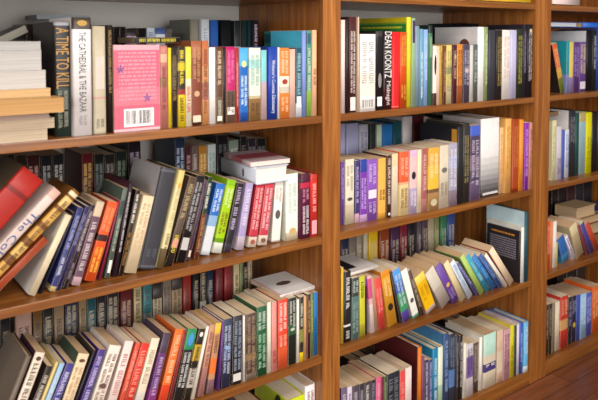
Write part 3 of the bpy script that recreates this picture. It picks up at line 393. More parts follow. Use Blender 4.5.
 (2242.3,32.4,380.2,0.0,15.7,109,179,'e08a5a','slim salmon-orange paperback','slim salmon one',{}),
 (2260.8,30.1,380.2,0.0,20.5,109,177,'ece8e0','slim white paperback','slim white one',{}),
 (2279.3,32.2,380.2,0.0,7.3,107,91,'c9c03a','small yellow-green paperback','small yellow-green one',{}),
 (2342.8,32.3,389.1,-23.1,45.2,106,110,'2f5f9e','blue paperback tilted sideways','tilted blue one',{'bands':[(0,0.3,'3f86b8')]}),
 (2398.4,31.5,385.3,-31.4,19.5,112,119,'dcd6e2','white paperback with purple edge','purple-edged white one',{'tx':[('6a4a94',0.2,0.9)]}),
 (2439.1,30.3,390.2,-24.1,48.7,112,147,'c4b08c','putty paperback','putty one',{'bands':[(0.7,1,'d3c29a')]}),
 (2490.5,29.4,384.1,-28.5,16.3,107,152,'7a3040','claret paperback','claret one',{}),
 (2524.3,29.8,387.6,-31.8,27.9,108,153,'4a3f84','indigo paperback','indigo one',{}),
 (2567.7,31.6,388.8,-34.9,30.1,111,150,'b4442e','brick paperback','brick one',{}),
]),
('b3s3k',3,3,1,[
 (2681.6,299.7,380.2,0.0,47.0,122,230,'231a1a','dark walnut book','dark walnut one',{}),
 (2736.4,299.6,380.2,0.0,54.9,123,230,'2a2024','dark cocoa book','dark cocoa one',{}),
 (2796.5,290.9,380.2,0.0,64.4,120,220,'3c1f26','deep burgundy book','deep burgundy one',{}),
 (2874.9,297.0,380.2,0.0,63.5,123,230,'26272f','dark slate book','dark slate one',{}),
 (2945.1,295.4,380.2,0.0,73.9,118,210,'1c1d24','midnight black book','midnight black one',{}),
]),
('b3s4',3,4,0,[
 (2220.4,31.1,50.2,0.0,17.6,127,194,'4a3226','slim dark umber paperback','dark umber one',{'tx':[('b09a80',0.3,0.9)]}),
 (2240.6,31.2,50.2,0.0,18.4,127,193,'2c2420','slim espresso paperback','espresso one',{'tx':[('a89a80',0.3,0.9)]}),
 (2258.1,28.1,50.2,0.0,15.9,134,193,'8a7a62','slim khaki paperback','khaki one',{}),
 (2289.2,32.3,50.2,0.0,27.8,128,189,'e3d3bb','cream paperback','cream one',{}),
 (2328.6,28.2,50.2,0.0,50.2,133,204,'c03a30','red paperback with tan panel','red one',{'bands':[(0.35,0.55,'d0a068')],'tx':[('e9b48a',0.6,0.92)]}),
 (2374.6,31.9,50.2,0.0,23.0,127,188,'2a2733','slim black-violet paperback','black-violet one',{'tx':[('9a94b4',0.3,0.9)]}),
 (2402.8,32.1,50.2,0.0,28.3,133,186,'242846','dark blue paperback with yellow crest','yellow-crested one',{'em':('d6b03c',0.3,0.45),'tx':[('a9a9c4',0.6,0.9)]}),
 (2431.4,30.9,50.2,0.0,27.4,128,184,'3a54a8','lapis blue paperback','lapis one',{}),
 (2464.8,28.3,50.2,0.0,38.7,127,182,'9cc4e6','baby blue paperback','baby blue one',{'tx':[('e6f2fa',0.3,0.9)]}),
 (2508.6,30.2,50.2,0.0,39.3,132,175,'4f5cb4','periwinkle paperback','periwinkle one',{'tx':[('c4c8ec',0.3,0.9)]}),
 (2558.0,31.2,50.2,0.0,45.5,128,189,'e0662c','tangerine paperback','tangerine one',{'tx':[('f6c08a',0.3,0.9)]}),
 (2602.6,32.0,50.2,0.0,36.3,127,178,'b83a2c','brick-red paperback','brick-red one',{}),
]),
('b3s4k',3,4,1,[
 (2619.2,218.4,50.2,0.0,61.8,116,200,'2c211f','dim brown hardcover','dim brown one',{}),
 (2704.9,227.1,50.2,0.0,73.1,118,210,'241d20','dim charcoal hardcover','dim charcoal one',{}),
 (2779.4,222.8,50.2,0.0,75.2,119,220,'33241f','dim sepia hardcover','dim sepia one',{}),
]),
]
CAM=dict(f=664.39,py=67.08,yaw=0.63720,pitch=0.04270,loc=(0.0000,-1.3919,1.2472))

# ------------------------------------------------------------------ materials
def lin(h):
    if len(h) == 3: h = ''.join(c*2 for c in h)
    out = []
    for i in (0, 2, 4):
        c = int(h[i:i+2], 16)/255
        out.append(c/12.92 if c <= .04045 else ((c+.055)/1.055)**2.4)
    return (*out, 1)
MATS = {}
def new_mat(name):
    m = bpy.data.materials.new(name); m.use_nodes = True
    nt = m.node_tree; return m, nt, nt.nodes['Principled BSDF']
def N(nt, t, **k):
    n = nt.nodes.new(t)
    for a, v in k.items(): setattr(n, a, v)
    return n
def sat(h):
    # printed covers are a little more saturated and lighter in the flesh than in the compressed photo
    c = lin(h); l = .2126*c[0]+.7152*c[1]+.0722*c[2]
    return (*[min(.9, max(.002, (l+(x-l)*SAT)*GAIN)) for x in c[:3]], 1)
SAT, GAIN = 1.04, .82
def cover_mat(h, rough=.42):
    key = ('cover', h, rough)
    if key in MATS: return MATS[key]
    m, nt, b = new_mat('printed_cover_'+h)
    tc = N(nt, 'ShaderNodeTexCoord'); nz = N(nt, 'ShaderNodeTexNoise'); nz.inputs['Scale'].default_value = 55; nz.inputs['Detail'].default_value = 3
    nt.links.new(tc.outputs['Object'], nz.inputs['Vector'])
    mp = N(nt, 'ShaderNodeMapRange'); mp.inputs['To Min'].default_value = .86; mp.inputs['To Max'].default_value = 1.1
    nt.links.new(nz.outputs['Fac'], mp.inputs['Value'])
    hs = N(nt, 'ShaderNodeHueSaturation'); hs.inputs['Color'].default_value = sat(h)
    nt.links.new(mp.outputs['Result'], hs.inputs['Value']); nt.links.new(hs.outputs['Color'], b.inputs['Base Color'])
    b.inputs['Roughness'].default_value = rough; b.inputs['Specular IOR Level'].default_value = .4
    MATS[key] = m; return m
def ink(h): return cover_mat(h, .5)
def page_mat(h):
    key = ('page', h)
    if key in MATS: return MATS[key]
    m, nt, b = new_mat('paper_edge_'+h)
    tc = N(nt, 'ShaderNodeTexCoord'); mpn = N(nt, 'ShaderNodeMapping'); mpn.inputs['Scale'].default_value = (900, 6, 6)
    nz = N(nt, 'ShaderNodeTexNoise'); nz.inputs['Scale'].default_value = 1.0; nz.inputs['Detail'].default_value = 2
    nt.links.new(tc.outputs['Object'], mpn.inputs['Vector']); nt.links.new(mpn.outputs['Vector'], nz.inputs['Vector'])
    mp = N(nt, 'ShaderNodeMapRange'); mp.inputs['From Min'].default_value = .3; mp.inputs['From Max'].default_value = .7
    mp.inputs['To Min'].default_value = .78; mp.inputs['To Max'].default_value = 1.08
    nt.links.new(nz.outputs['Fac'], mp.inputs['Value'])
    hs = N(nt, 'ShaderNodeHueSaturation'); hs.inputs['Color'].default_value = (*[c*.86 for c in lin(h)[:3]], 1)
    nt.links.new(mp.outputs['Result'], hs.inputs['Value']); nt.links.new(hs.outputs['Color'], b.inputs['Base Color'])
    b.inputs['Roughness'].default_value = .85
    MATS[key] = m; return m
def wood_mat(name, dark, light, scale, rough=.38, ring=0.0):
    m, nt, b = new_mat(name)
    tc = N(nt, 'ShaderNodeTexCoord'); mpn = N(nt, 'ShaderNodeMapping'); mpn.inputs['Scale'].default_value = scale
    nt.links.new(tc.outputs['Object'], mpn.inputs['Vector'])
    n1 = N(nt, 'ShaderNodeTexNoise'); n1.inputs['Scale'].default_value = 1; n1.inputs['Detail'].default_value = 6; n1.inputs['Roughness'].default_value = .65; n1.inputs['Distortion'].default_value = .6
    nt.links.new(mpn.outputs['Vector'], n1.inputs['Vector'])
    m2 = N(nt, 'ShaderNodeMapping'); m2.inputs['Scale'].default_value = tuple(s*(4.5 if s > 5 else 1.6) for s in scale)
    nt.links.new(tc.outputs['Object'], m2.inputs['Vector'])
    n2 = N(nt, 'ShaderNodeTexNoise'); n2.inputs['Scale'].default_value = 1; n2.inputs['Detail'].default_value = 4
    nt.links.new(m2.outputs['Vector'], n2.inputs['Vector'])
    mx = N(nt, 'ShaderNodeMath', operation='MULTIPLY_ADD'); mx.inputs[1].default_value = .22
    nt.links.new(n2.outputs['Fac'], mx.inputs[0])
    sc = N(nt, 'ShaderNodeMath', operation='MULTIPLY'); sc.inputs[1].default_value = .6
    nt.links.new(n1.outputs['Fac'], sc.inputs[0]); nt.links.new(sc.outputs[0], mx.inputs[2])
    cr = N(nt, 'ShaderNodeValToRGB'); cr.color_ramp.elements[0].position = .36; cr.color_ramp.elements[1].position = .66
    cr.color_ramp.elements[0].color = lin(dark); cr.color_ramp.elements[1].color = lin(light)
    nt.links.new(mx.outputs[0], cr.inputs['Fac']); nt.links.new(cr.outputs['Color'], b.inputs['Base Color'])
    b.inputs['Roughness'].default_value = rough; b.inputs['Coat Weight'].default_value = .35; b.inputs['Coat Roughness'].default_value = .18
    bp = N(nt, 'ShaderNodeBump'); bp.inputs['Strength'].default_value = .08; bp.inputs['Distance'].default_value = .002
    nt.links.new(mx.outputs[0], bp.inputs['Height']); nt.links.new(bp.outputs['Normal'], b.inputs['Normal'])
    return m
oak_z = wood_mat('oak_grain_upright', '7e471a', 'c8863c', (55, 55, 2.2))
oak_x = wood_mat('oak_grain_along_shelf', '704016', 'ad7030', (2.2, 40, 55))
def floor_mat():
    m, nt, b = new_mat('stained_floor_boards')
    tc = N(nt, 'ShaderNodeTexCoord')
    br = N(nt, 'ShaderNodeTexBrick'); br.offset = .37
    br.inputs['Scale'].default_value = 1; br.inputs['Brick Width'].default_value = 1.1; br.inputs['Row Height'].default_value = .085; br.inputs['Mortar Size'].default_value = .0016
    br.inputs['Color1'].default_value = lin('7a462a'); br.inputs['Color2'].default_value = lin('683a22'); br.inputs['Mortar'].default_value = lin('3a2218')
    nt.links.new(tc.outputs['Object'], br.inputs['Vector'])
    mpn = N(nt, 'ShaderNodeMapping'); mpn.inputs['Scale'].default_value = (3, 60, 60); nt.links.new(tc.outputs['Object'], mpn.inputs['Vector'])
    nz = N(nt, 'ShaderNodeTexNoise'); nz.inputs['Scale'].default_value = 1; nz.inputs['Detail'].default_value = 6; nz.inputs['Distortion'].default_value = .8
    nt.links.new(mpn.outputs['Vector'], nz.inputs['Vector'])
    mp = N(nt, 'ShaderNodeMapRange'); mp.inputs['From Min'].default_value = .3; mp.inputs['From Max'].default_value = .7; mp.inputs['To Min'].default_value = .62; mp.inputs['To Max'].default_value = 1.25
    nt.links.new(nz.outputs['Fac'], mp.inputs['Value'])
    hs = N(nt, 'ShaderNodeHueSaturation'); nt.links.new(br.outputs['Color'], hs.inputs['Color']); nt.links.new(mp.outputs['Result'], hs.inputs['Value'])
    nt.links.new(hs.outputs['Color'], b.inputs['Base Color']); b.inputs['Roughness'].default_value = .35
    return m
def paint_mat(name, h):
    m, nt, b = new_mat(name)
    tc = N(nt, 'ShaderNodeTexCoord'); nz = N(nt, 'ShaderNodeTexNoise'); nz.inputs['Scale'].default_value = 9; nt.links.new(tc.outputs['Object'], nz.inputs['Vector'])
    mp = N(nt, 'ShaderNodeMapRange'); mp.inputs['To Min'].default_value = .93; mp.inputs['To Max'].default_value = 1.05; nt.links.new(nz.outputs['Fac'], mp.inputs['Value'])
    hs = N(nt, 'ShaderNodeHueSaturation'); hs.inputs['Color'].default_value = lin(h); nt.links.new(mp.outputs['Result'], hs.inputs['Value'])
    nt.links.new(hs.outputs['Color'], b.inputs['Base Color']); b.inputs['Roughness'].default_value = .7
    return m
# ------------------------------------------------------------------ mesh helpers
def link(name, me, parent=None):
    o = bpy.data.objects.new(name, me); C.objects.link(o)
    if parent: o.parent = parent
    return o
def finish(name, bm, mats, parent=None, smooth=False):
    me = bpy.data.meshes.new(name); bm.to_mesh(me); bm.free()
    for m in mats: me.materials.append(m)
    if smooth:
        for f in me.polygons: f.use_smooth = True
    return link(name, me, parent)
def box(bm, a, b):
    v = [bm.verts.new((x, y, z)) for x in (a[0], b[0]) for y in (a[1], b[1]) for z in (a[2], b[2])]
    for f in ((0,1,3,2),(4,6,7,5),(0,4,5,1),(2,3,7,6),(0,2,6,4),(1,5,7,3)): bm.faces.new([v[i] for i in f])
def bevelled(name, a, b, mat, parent=None, r=.0015, seg=2):
    bm = bmesh.new(); box(bm, a, b); bmesh.ops.recalc_face_normals(bm, faces=bm.faces[:])
    bmesh.ops.bevel(bm, geom=bm.edges[:], offset=r, segments=seg, affect='EDGES', profile=.7)
    return finish(name, bm, [mat], parent)
def empty(name):
    o = bpy.data.objects.new(name, None); o.empty_display_size = .05; C.objects.link(o); return o
# ------------------------------------------------------------------ one book: spine at y=0 facing -y, thickness along x, height along z
PAPER = ['d3b38c', 'c9a57c', 'dabf9b', 'cda882', 'e0cdb0']
def quadmesh(name, rects, mat, parent, plane, off):
    bm = bmesh.new()
    for (u0, u1, v0, v1) in rects:
        if plane == 'spine': ps = [(u0, -off, v0), (u1, -off, v0), (u1, -off, v1), (u0, -off, v1)]
        else: ps = [(-off, u1, v0), (-off, u0, v0), (-off, u0, v1), (-off, u1, v1)]
        bm.faces.new([bm.verts.new(p) for p in ps])
    return finish(name, bm, [mat], parent)
def ellipse(name, cu, cv, ru, rv, mat, parent, plane, off):
    bm = bmesh.new(); vs = []
    for i in range(20):
        a = 2*math.pi*i/20; u, v = cu+ru*math.cos(a), cv+rv*math.sin(a)
        vs.append(bm.verts.new((u, -off, v) if plane == 'spine' else (-off, u, v)))
    if plane != 'spine': vs.reverse()
    bm.faces.new(vs); return finish(name, bm, [mat], parent)
def flower(name, cu, cv, r, mat, parent, off):
    bm = bmesh.new(); vs = []
    for i in range(40):
        a = 2*math.pi*i/40; q = r*(.62+.38*math.cos(5*a)); vs.append(bm.verts.new((-off, cu-q*math.sin(a), cv+q*math.cos(a))))
    bm.faces.new(vs); return finish(name, bm, [mat], parent)
def scribble(w, z0, z1, frac=.5):
    # blurred-looking letter strokes running down a spine, in one or two lines
    rects = []; lines = 1 if w < .02 else 2
    h = w*frac/lines
    for k in range(lines):
        cu = 0 if lines == 1 else (k-.5)*w*.46
        z = z1
        while z > z0:
            word = rnd.randint(3, 8)
            for _ in range(word):
                lw = h*rnd.uniform(.45, .65)
                if z-lw < z0: break
                s = h*.17
                kind = rnd.randint(0, 3)
                rects.append((cu-h/2, cu+h/2, z-s, z))
                if kind != 1: rects.append((cu-h/2, cu+h/2, z-lw, z-lw+s))
                if kind in (0, 1): rects.append((cu-h/2, cu-h/2+s, z-lw, z-s))
                if kind in (1, 2): rects.append((cu-s/2, cu+s/2, z-lw+s, z-s))
                z -= lw+h*.16
            z -= h*.5
            if z-h < z0: break
    return rects
def textmesh(s, hexc, f0, f1, frac, t, H, parent, up=False):
    cu = bpy.data.curves.new('lettering', 'FONT'); cu.body = s; cu.resolution_u = 2
    ob = bpy.data.objects.new('lettering', cu); C.objects.link(ob)
    dg = bpy.context.evaluated_depsgraph_get(); me = bpy.data.meshes.new_from_object(ob.evaluated_get(dg))
    bpy.data.objects.remove(ob); bpy.data.curves.remove(cu)
    xs = [v.co.x for v in me.vertices]; ys = [v.co.y for v in me.vertices]
    su = (f1-f0)*H/(max(xs)-min(xs)); sv = frac*t/(max(ys)-min(ys)); mu = (max(xs)+min(xs))/2; mv = (max(ys)+min(ys))/2; zc = (f0+f1)/2*H
    for v in me.vertices:
        u, w = (v.co.x-mu)*su, (v.co.y-mv)*sv
        v.co = (-w, -.0007, zc+u) if up else (w, -.0007, zc-u)
    me.materials.clear(); me.materials.append(ink(hexc))
    o = link('title_lettering', me, parent); return o
def build_book(root, t, D, H, col, o):
    hc = o.get('hc', 0)
    cth = min(.0024, t*.22) if hc else min(.0005, t*.15)
    over = .003 if hc else .0
    r = min(.45*t, .006 if hc else .003)
    hw = t/2
    # cover: outer and inner U outline, lofted over the band heights
    def outline(w, y0, rr):
        pts = [(-w, D)]
        for i in range(5):
            a = math.pi/2*i/4; pts.append((-w+rr-rr*math.cos(a), y0+rr-rr*math.sin(a)))
        for i in range(5):
            a = math.pi/2*(1-i/4); pts.append((w-rr+rr*math.cos(a), y0+rr-rr*math.sin(a)))
        pts.append((w, D)); return pts
    outer = outline(hw, 0, r); inner = outline(hw-cth, cth, max(r-cth, .0002))
    mats = [cover_mat(col)]; idx = {col: 0}
    def mi(h):
        if h not in idx: idx[h] = len(mats); mats.append(cover_mat(h))
        return idx[h]
    bands = o.get('bands', []); lb = o.get('LB', []); L = o.get('L')
    zs = {0, 1}
    for q in bands+lb: zs |= {max(0, q[0]), min(1, q[1])}
    zs = sorted(zs); bm = bmesh.new(); n = len(outer)
    ro = [[bm.verts.new((x, y, f*H)) for x, y in outer] for f in zs]; ri = [[bm.verts.new((x, y, f*H)) for x, y in inner] for f in zs]
    for k in range(len(zs)-1):
        fm = (zs[k]+zs[k+1])/2
        cs = next((q[2] for q in bands if q[0] < fm < q[1]), col); cl = next((q[2] for q in lb if q[0] < fm < q[1]), L or (cs if not hc else col))
        for i in range(n-1):
            f = bm.faces.new((ro[k][i], ro[k][i+1], ro[k+1][i+1], ro[k+1][i])); f.material_index = mi(cl) if i == 0 else mi(cs); f.smooth = 1 < i < n-2
            f = bm.faces.new((ri[k][i+1], ri[k][i], ri[k+1][i], ri[k+1][i+1])); f.material_index = mi('e8e0d2') if not hc else 0
        for i in (0, n-1):
            f = bm.faces.new((ro[k][i], ro[k+1][i], ri[k+1][i], ri[k][i])); f.material_index = mi(cl if i == 0 else cs)
    for k in (0, len(zs)-1):
        for i in range(n-1):
            f = bm.faces.new((ro[k][i], ro[k][i+1], ri[k][i+1], ri[k][i])); f.material_index = mi(L) if (L and i == 0) else 0
    bmesh.ops.recalc_face_normals(bm, faces=bm.faces[:])
    finish('cover', bm, mats, root)
    # page block, fore-edge slightly hollow on hardcovers
    w = hw-cth-.0001; y0 = cth+.0004; y1 = D-over-(.0006 if not hc else 0); z0, z1 = over+.0001, H-over-.0004
    bm = bmesh.new(); prof = [(-w, y0), (w, y0), (w, y1), (w*.5, y1-(.002 if hc else .0004)), (0, y1-(.003 if hc else .0006)), (-w*.5, y1-(.002 if hc else .0004)), (-w, y1)]
    a = [bm.verts.new((x, y, z0)) for x, y in prof]; b = [bm.verts.new((x, y, z1)) for x, y in prof]
    bm.faces.new(a[::-1]); bm.faces.new(b)
    for i in range(len(prof)): bm.faces.new((a[i], a[(i+1) % 7], b[(i+1) % 7], b[i]))
    bmesh.ops.recalc_face_normals(bm, faces=bm.faces[:])
    finish('page_block', bm, [page_mat(o.get('P') or rnd.choice(PAPER))], root)
    # printing on the spine
    wv = max(t-1.2*r, t*.5)
    for i, q in enumerate(o.get('tx', [])):
        rc = scribble(wv, q[1]*H, q[2]*H, .72 if wv < .012 else .62)
        if rc: quadmesh('title_lettering', rc, ink(q[0]), root, 'spine', .0005)
    for key in ('T', 'T2'):
        T = o.get(key)
        if T and T[0]: textmesh(T[0], T[1], T[2], T[3], T[4], t, H, root, len(T) > 5)
    if 'sub' in o:
        q = o['sub']; quadmesh('subtitle_lettering', scribble(wv*.6, q[1]*H, q[2]*H, .6), ink(q[0]), root, 'spine', .0005)
    if 'stk' in o:
        q = o['stk']; quadmesh('spine_label', [(-wv*.45, wv*.45, q[0]*H, q[1]*H)], ink(q[2]), root, 'spine', .0003)
    if 'bc' in o:
        q = o['bc']; rc = []; u = -wv*.38
        while u < wv*.36:
            ww = rnd.choice((.0008, .0014, .002)); rc.append((u, u+ww, q[0]*H, q[1]*H)); u += ww+rnd.choice((.001, .002, .004))
        quadmesh('barcode', rc, ink('4a4644'), root, 'spine', .0007)
    if 'em' in o:
        q = o['em']; ellipse('emblem', 0, (q[1]+q[2])/2*H, wv*.32, (q[2]-q[1])*.38*H, ink(q[0]), root, 'spine', .0009)
    # printing on the cover board that faces away from the next book
    for key in ('LT', 'LT2'):
        if key not in o: continue
        q = o[key]; rows = max(1, round((q[2]-q[1])*H/(.0085 if q[2]-q[1] > .3 else .014))); rc = []
        for k in range(rows):
            zt = (q[2]-(q[2]-q[1])*k/rows)*H; hh = (q[2]-q[1])*H/rows*.6; u = q[3]*D
            while u < q[4]*D:
                ww = rnd.uniform(.004, .016); rc.append((u, min(u+ww, q[4]*D), zt-hh, zt)); u += ww+.002
        quadmesh('cover_lettering', rc, ink(q[0]), root, 'board', hw+.0004)
    if 'LR' in o:
        q = o['LR']; quadmesh('cover_panel', [(q[3]*D, q[4]*D, q[1]*H, q[2]*H)], ink(q[0]), root, 'board', hw+.0003)
    if 'LE' in o:
        q = o['LE']; ellipse('cover_picture', (q[3]+q[4])/2*D, (q[1]+q[2])/2*H, (q[4]-q[3])/2*D, (q[2]-q[1])/2*H, ink(q[0]), root, 'board', hw+.0006)
    if 'LS' in o:
        q = o['LS']; s = quadmesh('barcode_label', [(q[3]*D, q[4]*D, q[1]*H, q[2]*H)], ink(q[0]), root, 'board', hw+.0007)
        rc = []; u = q[3]*D+.004
        while u < q[4]*D-.005:
            ww = rnd.choice((.0006, .001, .0016)); rc.append((u, u+ww, q[1]*H+.006, q[2]*H-.004)); u += ww+rnd.choice((.0008, .0014, .003))
        quadmesh('barcode', rc, ink('2a2628'), s, 'board', hw+.0009)
    for i, e in enumerate(o.get('LO', [])):
        flower('flower_emblem', e[1]*D, e[2]*H, e[3]*1.7, ink(e[0]), root, hw+.0008)
BAY = {1: 'near bay', 2: 'middle bay', 3: 'far bay'}; SHELF = {1: 'top shelf', 2: 'second shelf', 3: 'third shelf', 4: 'bottom shelf'}
USED = set()
def nwords(s): return len(s.replace(',', ' ').split())
def tag(o, label, cat='book', group=None):
    assert 4 <= nwords(label) <= 16, label
    assert label not in USED, label
    USED.add(label); o['label'] = label; o['category'] = cat
    if group: o['group'] = group
def kind_of(desc): return 'hardcover_book' if ('hardcover' in desc or 'dictionary' in desc) else 'paperback_book'
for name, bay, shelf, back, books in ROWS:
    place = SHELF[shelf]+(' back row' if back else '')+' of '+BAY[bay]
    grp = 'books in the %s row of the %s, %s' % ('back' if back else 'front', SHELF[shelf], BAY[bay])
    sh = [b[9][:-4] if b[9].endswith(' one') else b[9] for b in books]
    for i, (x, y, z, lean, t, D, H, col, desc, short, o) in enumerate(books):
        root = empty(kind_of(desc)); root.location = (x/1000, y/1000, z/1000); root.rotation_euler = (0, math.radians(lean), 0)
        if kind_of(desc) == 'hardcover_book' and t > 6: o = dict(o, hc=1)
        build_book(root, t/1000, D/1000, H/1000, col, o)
        a = sh[i-1] if i else None; b = sh[i+1] if i+1 < len(sh) else None
        pl2 = place.replace('of ', '')
        cands = []
        if a and b: cands += [f'{desc} between {a} and {b} books, {place}', f'{desc} between {a} and {b} books, {pl2}', f'{desc} between {a} and {b}, {pl2}']
        n = a or b
        cands += [f'{desc} beside {n} book, {place}', f'{desc} by {n} book, {pl2}', f'{desc}, {place}']
        lab = next(c for c in cands if nwords(c) <= 16 and c not in USED)
        tag(root, lab, 'book', grp)
# ------------------------------------------------------------------ books lying flat or facing out
ORI = {'fore': ((0,0,1),(0,-1,0),(1,0,0)), 'spine': ((0,0,-1),(0,1,0),(1,0,0)), 'end': ((0,0,1),(1,0,0),(0,1,0)), 'out': ((0,1,0),(-1,0,0),(0,0,1))}
def laid(kind, label, loc, t, D, H, col, face, yaw=0, tilt=0, group=None, **o):
    root = empty(kind)
    c = ORI[face]; R = Matrix(((c[0][0], c[1][0], c[2][0]), (c[0][1], c[1][1], c[2][1]), (c[0][2], c[1][2], c[2][2]))).to_4x4()
    root.matrix_world = Matrix.Translation(loc) @ Matrix.Rotation(math.radians(yaw), 4, 'Z') @ Matrix.Rotation(math.radians(tilt), 4, 'Y') @ R
    build_book(root, t, D, H, col, o); tag(root, label, 'book', group); return root
STACK = 'books in the flat stack on the top shelf, near bay'
def stacked(label, x0, x1, z0, z1, col, page, D=.107, y=.002, kind='paperback_book', **o):
    laid(kind, label, (x0, y+D, (z0+z1)/2), z1-z0-.0004, D, x1-x0, col, 'fore', P=page, group=STACK, **o)
stacked('cream-paged book at the very bottom of the flat stack', .206, .3915, 1.0403, 1.0641, 'c9b493', 'c6b195')
stacked('cream book sticking out second from bottom of flat stack', .22, .406, 1.0641, 1.0855, 'd3c0a0', 'c4ae92')
stacked('thin pinkish-cream book third from bottom of flat stack', .212, .396, 1.0855, 1.0998, 'd0bab0', 'c0a696')
stacked('tan-paged book sticking out furthest from the flat stack', .236, .413, 1.0998, 1.1292, 'c99a5c', 'bd9058', D=.066, y=-.04)
stacked('pale tan book above the longest in the flat stack', .222, .399, 1.1292, 1.1466, 'd9b98a', 'c9a473')
stacked('thick white-paged book fifth up under the thickest in stack', .213, .390, 1.1466, 1.1837, 'cfcac4', 'bfb9b2')
stacked('thickest grey-white paged book near top of the flat stack', .205, .382, 1.1837, 1.2236, 'c4c1bd', 'b7b3ae')
stacked('short pale grey book lying topmost on the flat stack', .29, .381, 1.2236, 1.2420, 'b3b2af', 'aaa8a4')
laid('paperback_book', 'olive-grey paperback lying tilted behind the top of flat stack', (.275, .325, 1.205), .018, .105, .15, '4a463c', 'fore', tilt=-26, P='a9a595')
laid('paperback_book', 'thin silver-grey book lying across black books, top shelf near bay', (.437, .345, 1.2985), .011, .11, .125, '8f979c', 'fore', P='8f979c')
laid('paperback_book', 'black paperback with yellow lettering lying flat on upright books', (.606, .066, 1.2435), .014, .1, .116, '1f1c1e', 'spine', tx=[('d9c93c', .1, .9)])
laid('paperback_book', 'pink paperback facing out, printed back cover with barcode showing', (.6505, .0275, 1.0404), .014, .111, .193, 'dc9aa2', 'out',
     L='cc6075', LB=[(.94, 1, 'e3a2aa'), (.0, .03, 'e6b4b8'), (.3, .5, 'd47484')], LT=('dc8c9c', .34, .92, .1, .9), LS=('f2ecea', .05, .26, .16, .8), LO=[('7a4a86', .86, .72, .006), ('8a5a94', .3, .38, .006)])
laid('hardcover_book', 'thick white book lying flat on upright books, second shelf near bay', (.914, .03, .8945), .044, .1, .195, 'c6ccd8', 'end', yaw=-3, hc=1, P='efe8de', em=('4a4a58', .3, .36))
laid('paperback_book', 'thin picture-covered paperback lying on the flat thick white book', (.908, .045, .9235), .012, .118, .17, 'b9a3a6', 'end', yaw=-6, L='c99a9c', P='e3d3c6', bands=[(.3, .7, 'a8525c')])
laid('paperback_book', 'white paperback with dark picture lying flat, third shelf near bay', (.99, .03, .5625), .010, .145, .118, 'e6dfda', 'spine', L='e6e2de', LB=[(.0, .06, 'd9a9a4')], LE=('5a4640', .3, .7, .38, .56), tx=[('b9867c', .1, .6)])
laid('paperback_book', 'white paperback with black picture lying flat, third shelf middle bay', (1.186, .035, .569), .009, .13, .165, 'e3dcd6', 'spine', L='ded6d2', LR=('1d1b20', .08, .62, .2, .92))
laid('hardcover_book', 'yellow hardcover lying above the top shelf of middle bay', (1.72, .008, 1.387), .028, .2, .33, 'f0c81e', 'spine')
laid('hardcover_book', 'pinkish grey hardcover lying above the top shelf of far bay', (2.182, .008, 1.387), .028, .2, .18, 'd9c4bf', 'spine')
laid('hardcover_book', 'white-paged hardcover with blue cover lying over far bay books', (2.175, .245, 1.302), .02, .17, .29, '2f4ea0', 'fore', P='dfe6ea', hc=1)
laid('hardcover_book', 'bright blue hardcover lying across the far bay top shelf', (2.475, .06, 1.302), .022, .17, .24, '2a6ad0', 'spine', hc=1)
laid('paperback_book', 'brown paperback lying on upright books, second shelf far bay', (2.30, .2, .955), .016, .11, .18, '6a4630', 'fore', P='8a6a4c')
FAR = 'books lying flat on the third shelf, far bay'
laid('hardcover_book', 'dark hardcover lying lowest, third shelf far bay', (2.64, .275, .4075), .052, .105, .19, '3a2a24', 'fore', P='c2a27c', hc=1, group=FAR)
laid('hardcover_book', 'tan hardcover lying mid-pile, third shelf far bay', (2.64, .272, .4525), .034, .105, .195, '8a6a48', 'fore', P='cbab82', hc=1, group=FAR)
laid('hardcover_book', 'cream-paged thick hardcover lying topmost, third shelf far bay', (2.645, .275, .4935), .046, .105, .15, 'd8bd92', 'fore', P='d6b88e', hc=1, group=FAR)
laid('hardcover_book', 'purple-blue hardcover lying with white-paged one, third shelf far bay', (2.83, .16, .43), .094, .115, .2, '4a4a9a', 'spine', hc=1, group=FAR)

# ------------------------------------------------------------------ bookcase
case = empty('bookcase'); case.location = (0, 0, 0)
case['label'] = 'long oak bookcase of three bays filled with used books'; case['category'] = 'bookcase'
DEPTH, TOP = .44, 1.78
BACKM = paint_mat('grey_painted_back', 'c2c0bb')
UP = [(.060, .1075), (1.1100, 1.1720), (2.0710, 2.1640), (3.0510, 3.0985)]
for k, (a, b) in enumerate(UP):
    s = a+.58*(b-a)
    bevelled('upright', (a, .012, 0), (b, DEPTH, TOP), oak_z, case)
    bevelled('face_strip', (a, 0, 0), (s-.0004, .0118, TOP), oak_z, case, .001)
    bevelled('face_strip', (s+.0004, 0, 0), (b, .0118, TOP), oak_z, case, .0015)
for k in range(3):
    a, b = UP[k][1]+.0002, UP[k+1][0]-.0002
    for s in range(-1, 5):
        z = 1.35-.33*s
        bevelled('shelf', (a, 0.0015, z), (b, DEPTH-.012, z+.020), oak_x, case, .002)
    bevelled('toe_board', (a, .004, 0.001), (b, .022, 1.35-.33*4-.0005), oak_x, case, .001)
    bevelled('back_panel', (a, DEPTH-.0115, .002), (b, DEPTH, TOP), BACKM if k < 2 else oak_z, case, .0005, 1)
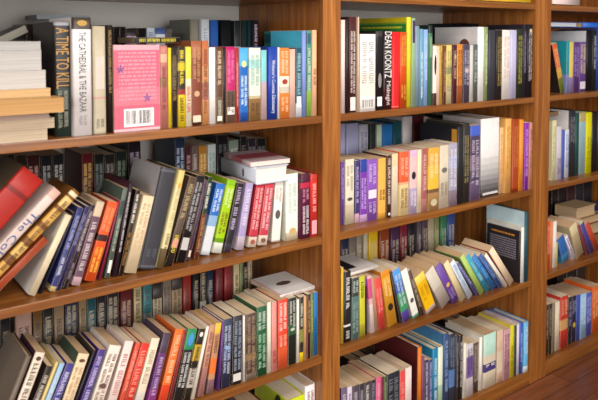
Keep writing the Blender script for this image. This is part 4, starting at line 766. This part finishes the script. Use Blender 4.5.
# ------------------------------------------------------------------ room
def slab(name, a, b, m):
    bm = bmesh.new(); box(bm, a, b); bmesh.ops.recalc_face_normals(bm, faces=bm.faces[:])
    o = finish(name, bm, [m]); o['kind'] = 'structure'; return o
slab('floor', (-3, -4, -.05), (6, .46, 0), floor_mat())
slab('wall_back', (-3, .46, -.05), (6, .56, 2.8), paint_mat('wall_paint', 'cfccc4'))
# ------------------------------------------------------------------ light, camera
w = bpy.data.worlds.new('room_light'); bpy.context.scene.world = w; w.use_nodes = True
w.node_tree.nodes['Background'].inputs['Color'].default_value = (1, .97, .94, 1); w.node_tree.nodes['Background'].inputs['Strength'].default_value = .14
def area(name, loc, to, size, size_y, power, col):
    d = bpy.data.lights.new(name, 'AREA'); d.shape = 'RECTANGLE'; d.size = size; d.size_y = size_y; d.energy = power; d.color = col
    o = bpy.data.objects.new(name, d); C.objects.link(o); o.location = loc
    o.rotation_euler = (Vector(to)-Vector(loc)).to_track_quat('-Z', 'Y').to_euler(); return o
area('window_daylight', (.7, -3.0, 1.65), (1.3, 0, .9), 2.2, 1.7, 86, (1, .96, .93))
area('side_fill_light', (-2.3, -1.7, 1.45), (1.3, .2, .9), 1.4, 1.5, 36, (1, .96, .93))  # added out-of-view fill lamp, brightens the side panels that face left
area('ceiling_light', (1.1, -1.4, 2.7), (1.3, 0, .8), 1.8, .8, 36, (1, .92, .84))
cam = bpy.data.cameras.new('camera'); co = bpy.data.objects.new('camera', cam); C.objects.link(co)
co.location = CAM['loc']; co.rotation_euler = (math.pi/2-CAM['pitch'], 0, -CAM['yaw'])
cam.sensor_width = 36; cam.lens = CAM['f']/598*36; cam.shift_y = (CAM['py']-200)/598; cam.clip_start = .05
cam.dof.use_dof = True; cam.dof.focus_distance = 1.9; cam.dof.aperture_fstop = 5.0
s = bpy.context.scene; s.camera = co
s.view_settings.view_transform = 'Standard'; s.view_settings.look = 'None'; s.view_settings.gamma = 1; s.view_settings.exposure = 0.34
s.cycles.max_bounces = 8
